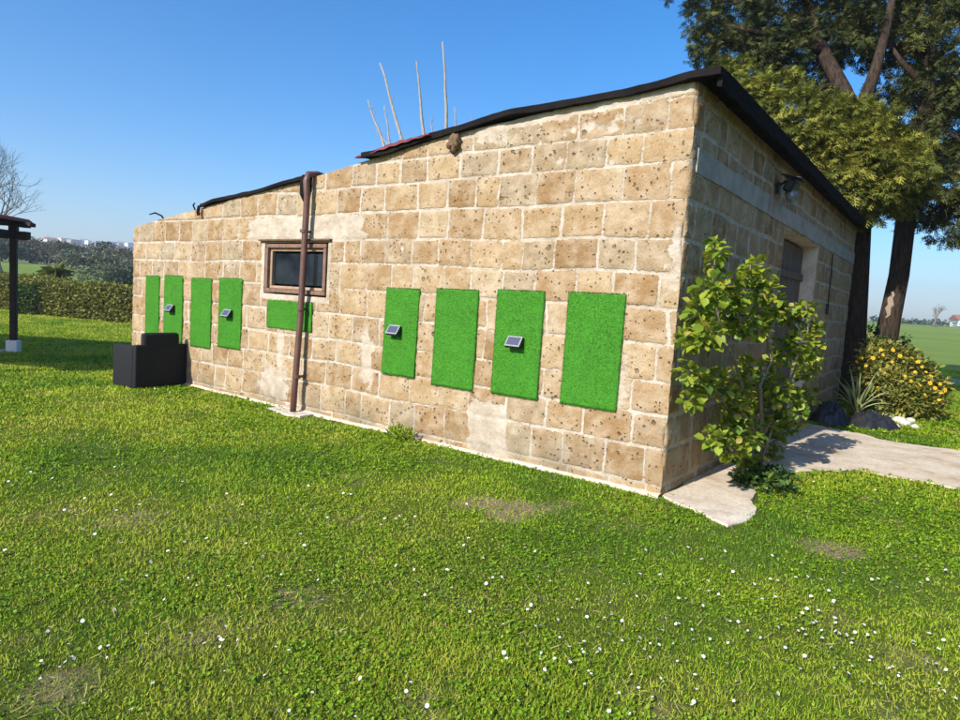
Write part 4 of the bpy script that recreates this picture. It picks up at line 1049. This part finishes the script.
# ------------------------------------------------------------------ hedges on the left
def hedge(name, p0, p1, depth, h0, h1, mat, label, cat, group, n, size=.09, bias=0.0, hwob=.05):
    """box hedge: leaves on its faces over a dark twig core"""
    p0, p1 = np.array(p0, float), np.array(p1, float); L = np.linalg.norm(p1-p0); d = (p1-p0)/L; nv = np.array([d[1], -d[0]])
    if nv @ (CAM[:2]-p0) < 0: nv = -nv
    e = empty(name, (p0[0], p0[1], float(terrain_z(*p0))), label, cat, group)
    core = MB(); vs = []
    m_ = max(2, int(L/.5))
    for i in range(m_+1):
        q = p0+d*(L*i/m_); hh = (h0+(h1-h0)*i/m_)-.10
        for (a, z) in ((-.06, 0), (-.10, hh), (-depth+.1, hh), (-depth+.06, 0)): vs.append((q[0]+nv[0]*a, q[1]+nv[1]*a, z))
    core.add(vs, [(i*4+k, i*4+(k+1) % 4, (i+1)*4+(k+1) % 4, (i+1)*4+k) for i in range(m_) for k in range(4)]+[(0, 1, 2, 3), tuple(m_*4+k for k in range(4))])
    core.build('twig_core', mat_plain('hedge_core', (.03, .028, .014), .95, .1, 0, .4, 10), e)
    A = [L*h0, L*depth, depth*h0, depth*h0]; tot = sum(A); P = []; O = []
    for k, ar in enumerate(A):
        q = int(n*ar/tot); t_ = rng.random(q); s_ = rng.random(q)
        hh = h0+(h1-h0)*t_
        if k == 0: xy = p0+np.outer(t_*L, d); z = s_*hh; o_ = nv
        elif k == 1: xy = p0+np.outer(t_*L, d)-np.outer(s_*depth, nv); z = hh; o_ = nv*.2
        elif k == 2: xy = p0-np.outer(t_*depth, nv); z = s_*h0; o_ = -d
        else: xy = p1-np.outer(t_*depth, nv); z = s_*h1; o_ = d
        w = (fbm(xy[:, 0]*1.1, xy[:, 1]*1.1, z*1.5, 5)-.5)*hwob*4+rng.normal(0, .03, q)
        xy = xy+np.outer(w, o_); z = z+(w if k == 1 else 0)*1.0
        P.append(np.column_stack([xy, z])); O.append(np.tile([o_[0], o_[1], 1.0 if k == 1 else .25], (q, 1)))
    P = np.concatenate(P); O = np.concatenate(O); q = len(P)
    P[:, 2] = np.maximum(P[:, 2], .03)
    rn = np.clip(rng.normal(.45+bias, .2, q)+(fbm(P[:, 0]*.8, P[:, 1]*.8, P[:, 2]*1.3, 9)-.5)*1.0, 0, 1)
    F = frames(np.arctan2(-O[:, 0], O[:, 1])+rng.normal(0, .8, q), np.arctan2(O[:, 2], np.hypot(O[:, 0], O[:, 1]))*.5+rng.normal(0, .6, q), rng.normal(0, .5, q))
    V, fl = scatter(P, F, size*(.6+.8*rng.random(q)), np.full(q, .8), *LEAF)
    link('foliage', np_mesh('foliage', V, fl, {'rnd': np.repeat(rn, 6)}), mat, e)
    return e
hedge('clipped_hedge', (-23.95, 4.2), (-15.2, 7.2), 1.0, 1.18, 1.12, HEDGE, 'long clipped olive brown hedge running behind the shed at the lawn edge', 'hedge', 'hedges along the lawn', 15000, .085, 0, .03)
hedge('clipped_hedge', (-33.0, 1.8), (-25.7, 4.9), 1.0, 1.35, 1.27, HEDGE, 'clipped olive hedge seen behind the pergola post, farthest left', 'hedge', 'hedges along the lawn', 11000, .09, .05, .03)
hedge('clipped_hedge', (-24.9, 3.55), (-23.98, 4.18), .8, .88, 1.02, HEDGEG, 'short dark green hedge end between the two olive hedges', 'hedge', 'hedges along the lawn', 3000, .07, .05, .03)

# ------------------------------------------------------------------ far left: bare tree, tree line, town
def D(px, py, dist):
    d = FW+RT*(px-480)/FPX-UP*(py-360)/FPX; return CAM+d/np.linalg.norm(d)*dist
def bare_tree(loc, h, label, seed, spread=.55, parent_name='bare_tree', depth=5, lean=(0, 0), r0=None, mat=BARE, group=None):
    r = random.Random(seed); e = empty(parent_name, loc, label, 'tree', group); b = MB(); tw = MB()
    def grow(p, d, L, rad, k):
        pts = [p]; dd = d.copy()
        for _ in range(3):
            dd = (dd+Vector((r.gauss(0, .12), r.gauss(0, .12), r.gauss(.06, .08)))).normalized(); pts.append(pts[-1]+dd*L/3)
        (b if k == 0 else tw).tube(pts, np.linspace(rad, rad*.62, 4), 7 if k < 2 else 4)
        if k >= depth: return
        for _ in range(2 if k == 0 else r.choice((2, 3, 3))):
            nd = (dd+Vector((r.gauss(0, spread), r.gauss(0, spread), r.gauss(.08, spread*.5)))).normalized()
            grow(pts[r.choice((2, 3, 3))], nd, L*r.uniform(.62, .85), rad*.58, k+1)
        if k < 2: grow(pts[3], dd, L*.8, rad*.6, k+1)
    grow(Vector(loc)-Vector((0, 0, .1)), Vector((lean[0], lean[1], 1)).normalized(), h*.30, r0 or h*.022, 0)
    b.build('trunk', mat, e, True); tw.build('crown', mat, e, True)
    return e
q = D(8, 268, 42); bare_tree((q[0], q[1], float(terrain_z(q[0], q[1]))), 8.2, 'bare leafless tree rising behind the pergola and hedge on the left', 5, .55, depth=6, r0=.15)
q = D(50, 262, 60); bare_tree((q[0], q[1], float(terrain_z(q[0], q[1]))), 4.2, 'small bare tree right of the pergola post, in front of the tree line', 11, .6, depth=4, r0=.05)
q = D(933, 326, 170); bare_tree((q[0], q[1], float(terrain_z(q[0], q[1]))), 5.2, 'lone bare tree standing on the far edge of the green field', 9, .5, depth=5, r0=.22, lean=(.25, 0))

def bush(px, dist, h, w, mat, label, cat='tree', seed=0, n=420, size=.5, name='field_tree', sink=0.0):
    d = FW+RT*(px-480)/FPX; hd = np.array([d[0], d[1]]); hd /= np.linalg.norm(hd)
    x, y = CAM[0]+hd[0]*dist, CAM[1]+hd[1]*dist; z = float(terrain_z(x, y))-sink
    e = empty(name, (x, y, z), label, cat, 'trees beyond the hedge')
    side = np.array([-hd[1], hd[0]]); cs = []; rs = []
    r = random.Random(seed)
    for k in range(7):
        a = r.uniform(-1, 1); cs.append((x+side[0]*a*w*.5, y+side[1]*a*w*.5, z+h*(.35+.4*r.random()*(1-abs(a)*.4)))); rs.append((w*.26, w*.26, h*.26))
    leafmass('crown', mat, e, cs, rs, [n/7]*7, size, .8, LEAF, .1, 1, .35, bias=r.uniform(-.12, .12))
    b = MB(); b.tube([(x, y, z-.1), (x, y, z+h*.5)], [h*.05, h*.03], 6)
    for c in cs[:4]: b.tube([(x, y, z+h*.3), c], [h*.025, h*.008], 5)
    b.build('trunk', BARK, e)
    return e
# px, distance, height, width
specs = [(-12, 120, 6.5, 11, BROWNT, 'brown winter tree at the left frame edge of the tree line'), (10, 112, 5.0, 10, DARKT, 'dark rounded tree in the tree line just left of the pergola post'), (30, 125, 7.0, 11, BROWNT, 'broad brown winter tree showing right behind the pergola post'),
         (46, 118, 5.4, 8, DARKT, 'dark tree in the tree line a little right of the pergola post'), (58, 135, 7.4, 12, BROWNT, 'tall reddish brown tree in the middle of the tree line'), (74, 120, 5.5, 9, BROWNT, 'low brown shrubby tree in front of the white houses'),
         (88, 90, 4.2, 8, OLIVE, 'grey green olive tree, left one of the pair above the long hedge'), (100, 105, 5.8, 7, DARKT, 'dark upright tree in front of the grey roofed house'), (112, 70, 3.5, 6.4, OLIVE, 'large grey green olive tree above the hedge, nearest the shed'), (125, 60, 3.0, 4.4, DARKT, 'dark bluish green tree touching the shed corner above the hedge'),
         (140, 95, 5.2, 10, BROWNT, 'brown tree partly hidden by the left end of the shed')]
for i, (px, di, h, w, mt, lb) in enumerate(specs): bush(px, di, h*.78, w*.85, mt, lb, seed=i, n=2600, size=.0048*di**.9, sink=.3)
# palm-like plant over the hedge
q = D(58, 262, 36); pz = float(terrain_z(q[0], q[1]))
pe = empty('palm_plant', (q[0], q[1], pz), 'small palm with drooping olive fronds showing just above the hedge', 'palm')
b = MB(); b.tube([(q[0], q[1], pz-.1), (q[0], q[1], pz+1.35)], [.16, .12], 8); b.build('trunk', BARK, pe)
nfr = 60; aa = rng.random(nfr)*6.28
V, fl = scatter(np.tile([q[0], q[1], pz+1.35], (nfr, 1)), frames(aa, rng.normal(.35, .5, nfr), rng.normal(0, .3, nfr)), .55+.4*rng.random(nfr), np.full(nfr, .35), LEAF[0]*np.array([1, 1, 1.0])+np.array([(0, 0, 0), (0, 0, .05), (0, 0, 0), (0, 0, -.3), (0, 0, 0), (0, 0, .05)]), LEAF[1])
link('frond', np_mesh('frond', V, fl, {'rnd': np.repeat(rng.random(nfr), 6)}), HEDGE, pe)

def house(px, dist, w, h, dep, mat, roof, label, nwin=3, flat=False, ztop=None):
    d = FW+RT*(px-480)/FPX; hd = np.array([d[0], d[1]]); hd /= np.linalg.norm(hd)
    x, y = CAM[0]+hd[0]*dist, CAM[1]+hd[1]*dist; z = float(terrain_z(x, y))
    ang = math.atan2(hd[0], -hd[1])+.35
    e = empty('distant_house', (x, y, z), label, 'house', 'houses of the distant town', ang)
    bpy.context.view_layer.update()
    def loc(b, name, mt, par=e):
        o = b.build(name, mt); o.parent = par; return o
    b = MB(); b.box((0, 0, h/2-.5), (w, dep, h+1)); loc(b, 'wall', mat)
    b = MB()
    if flat: b.box((0, 0, h+.15), (w+.5, dep+.5, .3))
    else:
        o_ = .5; b.add([(-w/2-o_, -dep/2-o_, h), (w/2+o_, -dep/2-o_, h), (w/2+o_, dep/2+o_, h), (-w/2-o_, dep/2+o_, h), (-w/2-o_, 0, h+dep*.22), (w/2+o_, 0, h+dep*.22)], [(0, 1, 5, 4), (2, 3, 4, 5), (0, 4, 3), (1, 2, 5), (0, 3, 2, 1)])
    loc(b, 'roof', roof)
    fl_ = max(1, int(h//3))
    for f in range(fl_):
        for i in range(nwin):
            b = MB(); b.box((-w/2+w*(i+.5)/nwin, -dep/2-.03, 1.6+3*f), (1.1, .08, 1.4)); loc(b, 'window', DARKW)
    return e
hs = [(50, 740, 15, 5.5, 9, TOWNW, TOWNR, 'pale house with red roof at the left end of the distant town', 3, False), (63, 760, 13, 8, 9, TOWNW, TOWNW, 'white flat roofed block at the left of the distant town', 3, True), (73, 700, 14, 6, 10, TOWNG, TOWNG, 'dark grey flat roofed house in the middle of the distant town', 3, True),
      (82, 745, 11, 7, 9, WHITEW, TOWNG, 'white house with grey roof between two grey houses on the horizon', 2, False), (90, 730, 14, 7, 9, WHITEW, WHITEW, 'bright white flat house in the centre of the distant town', 3, True), (98, 700, 16, 6.5, 10, TOWNG, TOWNG, 'grey flat house right of the bright white house', 3, True),
      (109, 740, 14, 8, 10, WHITEW, TOWNW, 'large white block above the olive tree in the distant town', 4, True), (119, 750, 12, 8, 9, TOWNW, TOWNG, 'cream house with grey roof, second from the shed in the distant town', 3, False), (129, 720, 14, 8, 9, WHITEW, TOWNG, 'white flat house closest to the shed in the distant town', 3, True)]
for a in hs: house(a[0], a[1], a[2]*.62, a[3], *a[4:])
fh = house(964, 260, 8, 2.6, 7, WHITEW, TOWNR, 'white farmhouse with red roof on the far side of the green field', 3, False); del fh['group']
# low scrub along the far field edge, distant hill
V_ = []
sc2 = []
for k in range(26):
    px = 868+k*5.0+random.uniform(-2, 2); d = FW+RT*(px-480)/FPX; hd = np.array([d[0], d[1]]); hd /= np.linalg.norm(hd); dist = 255+random.uniform(0, 25)
    x, y = CAM[0]+hd[0]*dist, CAM[1]+hd[1]*dist; sc2.append((x, y, float(terrain_z(x, y))+.5))
o = leafmass('far_scrub', DARKT, None, sc2, [(2.2, 2.2, .9+.8*random.random()) for _ in sc2], [60]*len(sc2), 1.0, .9)
tag(o, 'dark scrub in a low band along the far edge of the green field', 'scrub', None, 'stuff')
sc3 = []
for k in range(60):
    px = -30+k*3.0+random.uniform(-2, 2); d = FW+RT*(px-480)/FPX; hd = np.array([d[0], d[1]]); hd /= np.linalg.norm(hd); dist = 330+random.uniform(-80, 300)
    x, y = CAM[0]+hd[0]*dist, CAM[1]+hd[1]*dist; sc3.append((x, y, float(terrain_z(x, y))+1.2))
o = leafmass('far_wood', BROWNT, None, sc3, [(5, 5, 2.2+1.6*random.random()) for _ in sc3], [110]*len(sc3), 1.5, .9)
tag(o, 'hazy brown wood and scrub below the distant town on the left', 'wood', None, 'stuff')
def hill(px0, px1, dist, h, mat, seed):
    b = MB(); n = 60; vs = []
    for i in range(n+1):
        px = px0+(px1-px0)*i/n; d = FW+RT*(px-480)/FPX; hd = np.array([d[0], d[1]]); hd /= np.linalg.norm(hd)
        hh = h*math.sin(math.pi*i/n)**.8*(.6+.8*float(fbm(i*.12, 0, 0, seed)))
        for k, (dd, f) in enumerate(((0, 0), (150, .5), (400, 1), (800, .7), (1300, 0))):
            q = CAM[:2]+hd*(dist+dd); vs.append((q[0], q[1], float(terrain_z(*q))-2+hh*f))
    b.add(vs, [(i*5+k, (i+1)*5+k, (i+1)*5+k+1, i*5+k+1) for i in range(n) for k in range(4)])
    return tag(b.build('hills', mat, None, True), kind='structure')
HILLM = mat_plain('hill_scrub', (.07, .09, .06), .95, .1, 0, .3, .01)
hill(840, 1000, 2600, 34, HILLM, 4)
hill(-200, 330, 1500, 14, HILLM, 7)

def haze(density):
    b = MB(); b.box((-60, 240, 38), (2400, 2400, 84)); 
    t = bpy.data.materials.new('haze_air'); t.use_nodes = True; nt = t.node_tree; nt.nodes.clear()
    o_ = nt.nodes.new('ShaderNodeOutputMaterial'); v = nt.nodes.new('ShaderNodeVolumePrincipled')
    v.inputs['Color'].default_value = (.86, .91, 1, 1); v.inputs['Density'].default_value = density; v.inputs['Anisotropy'].default_value = .2
    nt.links.new(v.outputs[0], o_.inputs['Volume'])
    o = b.build('haze', t); tag(o, 'thin pale haze in the air over the fields', 'haze', None, 'stuff')
if HAZE > 0: haze(HAZE)
# ------------------------------------------------------------------ grass and daisies
def free(x, y, m=0.0):
    ok = ~((x > -8.75-m) & (x < .02) & (y > -.035-m*.3) & (y < 8.8))
    wx, wy = x+(fbm(x*6, y*6, 0, 61)-.5)*.34, y+(fbm(x*6, y*6, 4, 62)-.5)*.34
    ok &= ~inside(SLAB, x+(wx-x)*.6, y+(wy-y)*.6) & ~inside(PATH, wx, wy)
    ok &= ~inside([tuple(p) for p in [lerp2(p, cen, .10) for p in pc]], x, y)
    return ok
def visible(x, y, m=40):
    px, py, w = project(np.column_stack([x, y, np.full(len(x), .03)]))
    return (w > .3) & (px > -m-40) & (px < 960+m) & (py > 0) & (py < 720+m+60)
def sample(n, rmin, rmax, power):
    """points around the camera with density falling as distance**-power, only where the photo looks"""
    az0, az1 = R(-8), R(84); u = rng.random(n)
    e = 2-power
    r_ = (rmin**e+(rmax**e-rmin**e)*u)**(1/e) if abs(e) > 1e-6 else rmin*(rmax/rmin)**u
    a = az0+(az1-az0)*rng.random(n)
    x = CAM[0]-np.sin(a)*r_; y = CAM[1]+np.cos(a)*r_
    k = visible(x, y) & free(x, y); return x[k], y[k], r_[k]
GP = []
# upright blades
x, y, r_ = sample(1000000, 1.5, 32, 1.45)
bm_ = bare_mask(x, y); k = rng.random(len(x)) > bm_*.8; x, y, r_, bm_ = x[k], y[k], r_[k], bm_[k]
n = len(x); hgt = (.016+.020*rng.random(n))*(.42+1.0*fbm(x*1.7, y*1.7, 0, 95))*np.clip(.85+r_*.05, 1, 2.0)
patch = fbm(x*.75, y*.75, 0, 97, 4); warm = fbm(x*2.1, y*2.1, 3, 98, 3)
rn = np.clip(.42+(patch-.5)*2.0+(warm-.5)*.9+rng.normal(0, .2, n)+bm_*.25+(rng.random(n) < .05)*.35+.10*sstep(4, 12, r_), 0, .86)+(rng.random(n) < .05+.3*bm_)*.1
F = frames(rng.random(n)*6.283, rng.normal(.62, .36, n), rng.normal(0, .5, n))
V, fl = scatter(np.column_stack([x, y, np.zeros(n)]), F, hgt, np.clip(.0046*np.clip(r_/3.2, .9, 4.0)/hgt*(.7+.6*rng.random(n)), .05, .6), BLADE[0], [(0, 1, 2, 3), (3, 2, 4)])
GP.append((V, fl, {'rnd': np.repeat(rn, 5)}))
# broad low leaves: clover, daisy and plantain rosettes
x, y, r_ = sample(80000, 1.5, 20, 1.35)
dens = sstep(.40, .62, fbm(x*1.3, y*1.3, 0, 99, 3)); k = rng.random(len(x)) < (.12+.88*dens)*(1-bare_mask(x, y)*.95); x, y, r_ = x[k], y[k], r_[k]
m_ = 5; n = len(x)*m_; X = np.repeat(x, m_)+rng.normal(0, .012, n); Y = np.repeat(y, m_)+rng.normal(0, .012, n); RR = np.repeat(r_, m_)
k = free(X, Y); X, Y, RR = X[k], Y[k], RR[k]; n = len(X)
rn = np.clip(.26+.30*(fbm(X*.9, Y*.9, 0, 101)-.5)+rng.normal(0, .13, n)+(rng.random(n) < .1)*.3, 0, .9)
V, fl = scatter(np.column_stack([X, Y, .004+.020*rng.random(n)]), frames(rng.random(n)*6.283, rng.normal(.35, .35, n), rng.normal(0, .3, n)), (.009+.010*rng.random(n))*np.clip(RR/4, 1, 2.4), np.full(n, .8), *LEAF)
GP.append((V, fl, {'rnd': np.repeat(rn, 6)}))
# dry thatch lying in the worn spots
x, y, r_ = sample(90000, 1.5, 14, 1.5)
bm_ = bare_mask(x, y); k = rng.random(len(x)) < .12+bm_*.5; x, y, r_ = x[k], y[k], r_[k]; n = len(x)
V, fl = scatter(np.column_stack([x, y, np.full(n, .006)]), frames(rng.random(n)*6.283, rng.normal(.15, .15, n), rng.normal(0, .5, n)), .03+.03*rng.random(n), np.full(n, .09), BLADE[0], [(0, 1, 2, 3), (3, 2, 4)])
GP.append((V, fl, {'rnd': np.repeat(np.clip(rng.normal(.97, .05, n), .8, 1), 5)}))
V, FF, AA = merge(GP)
tag(link('grass', np_mesh('grass', V, FF, AA), GRASS), 'short green lawn grass with clover and daisy leaves covering the garden', 'grass', None, 'stuff')

def daisy_parts(b, c, s, tilt, mi0=0):
    n = 10; vs = []; rot = Matrix.Rotation(tilt[1], 3, 'Z') @ Matrix.Rotation(tilt[0], 3, 'X')
    for k in range(n):
        a = 2*math.pi*k/n; d = Vector((math.cos(a), math.sin(a), 0)); t_ = Vector((-math.sin(a), math.cos(a), 0))
        q = [d*.20, d*.75-t_*.27+Vector((0, 0, .10)), d*1.0+Vector((0, 0, .08)), d*.75+t_*.27+Vector((0, 0, .10))]
        b.add([Vector(c)+rot @ (p*s) for p in q], [(0, 1, 2, 3)], 0)
    q = [Vector((math.cos(a)*.30, math.sin(a)*.30, .07)) for a in [2*math.pi*k/8 for k in range(8)]]
    b.add([Vector(c)+rot @ (p*s) for p in q]+[Vector(c)+rot @ (Vector((0, 0, .20))*s)], [(k, (k+1) % 8, 8) for k in range(8)], 1)
# where the photograph has its clusters (pixel centre, spread in metres, count)
clusters = [(395, 525, .22, 10), (735, 480, .18, 5), (640, 640, .5, 26), (700, 640, .6, 24), (560, 690, .35, 14), (610, 660, .35, 16), (520, 590, .5, 18), (720, 585, .5, 16), (840, 640, .35, 14), (860, 655, .3, 12), (880, 690, .25, 10), (940, 650, .25, 12), (940, 680, .2, 8),
            (930, 565, .6, 12), (800, 590, .5, 10), (45, 680, .22, 9), (190, 655, .35, 10), (250, 640, .4, 8), (300, 610, .5, 10), (395, 700, .2, 5), (310, 690, .2, 4), (180, 570, .7, 12), (130, 510, .9, 10), (40, 540, .8, 12), (50, 490, 1.4, 12), (440, 590, .6, 10), (260, 560, .6, 10), (870, 470, .8, 8), (100, 640, .3, 5), (660, 560, .6, 8), (20, 395, 2.2, 10), (760, 690, .4, 8), (690, 700, .3, 8), (575, 640, .3, 9), (880, 600, .4, 10)]
dp_ = []
for px, py, sp, cnt in clusters:
    d = FW+RT*(px-480)/FPX-UP*(py-360)/FPX; q = CAM+d*(-CAM[2]/d[2])
    for _ in range(int(cnt*1.25)): dp_.append((q[0]+rng.normal(0, sp*.45), q[1]+rng.normal(0, sp*.6)))
dp_ = np.array(dp_); k = free(dp_[:, 0], dp_[:, 1], .05) & visible(dp_[:, 0], dp_[:, 1], 0); dp_ = dp_[k]
x, y, r_ = sample(1500, 3, 30, .9)
k = (rng.random(len(x)) < sstep(.45, .7, fbm(x*.6, y*.6, 0, 105)))
dp_ = np.concatenate([dp_, np.column_stack([x, y])[k]])
order = np.argsort(np.hypot(dp_[:, 0]-CAM[0], dp_[:, 1]-CAM[1])); dp_ = dp_[order]
protos = []
for v_ in range(4):
    b = MB(); daisy_parts(b, (0, 0, 0), .0068*(.9+.08*v_), (R(8+13*v_), v_*1.3)); b.tube([(0, 0, -.045), (.002, 0, -.02), (0, 0, 0)], .0013, 5, 2)
    me = bpy.data.meshes.new('daisy'); me.from_pydata(b.v, [], b.f); me.polygons.foreach_set('material_index', b.m); me.update()
    for m__ in (WHITEF, DISC, HEDGEG): me.materials.append(m__)
    protos.append(me)
for i, (x_, y_) in enumerate(dp_[:300]):
    o = bpy.data.objects.new('daisy', protos[i % 4]); COL.objects.link(o)
    o.location = (x_, y_, .03); o.rotation_euler[2] = random.uniform(0, 6.28); o.scale = [random.uniform(.7, 1.3)]*3
    tag(o, 'small white daisy flower with a yellow centre standing in the lawn', 'daisy', 'daisies in the lawn')
b = MB()
for x_, y_ in dp_[300:]: daisy_parts(b, (x_, y_, .032), .0095, (R(random.uniform(5, 40)), random.uniform(0, 6.28)))
if b.v: tag(b.build('daisies', [WHITEF, DISC], None, False, False), 'scattered white daisies in the farther part of the lawn', 'daisies', None, 'stuff')
print('daisies', len(dp_), 'grass verts', len(V))
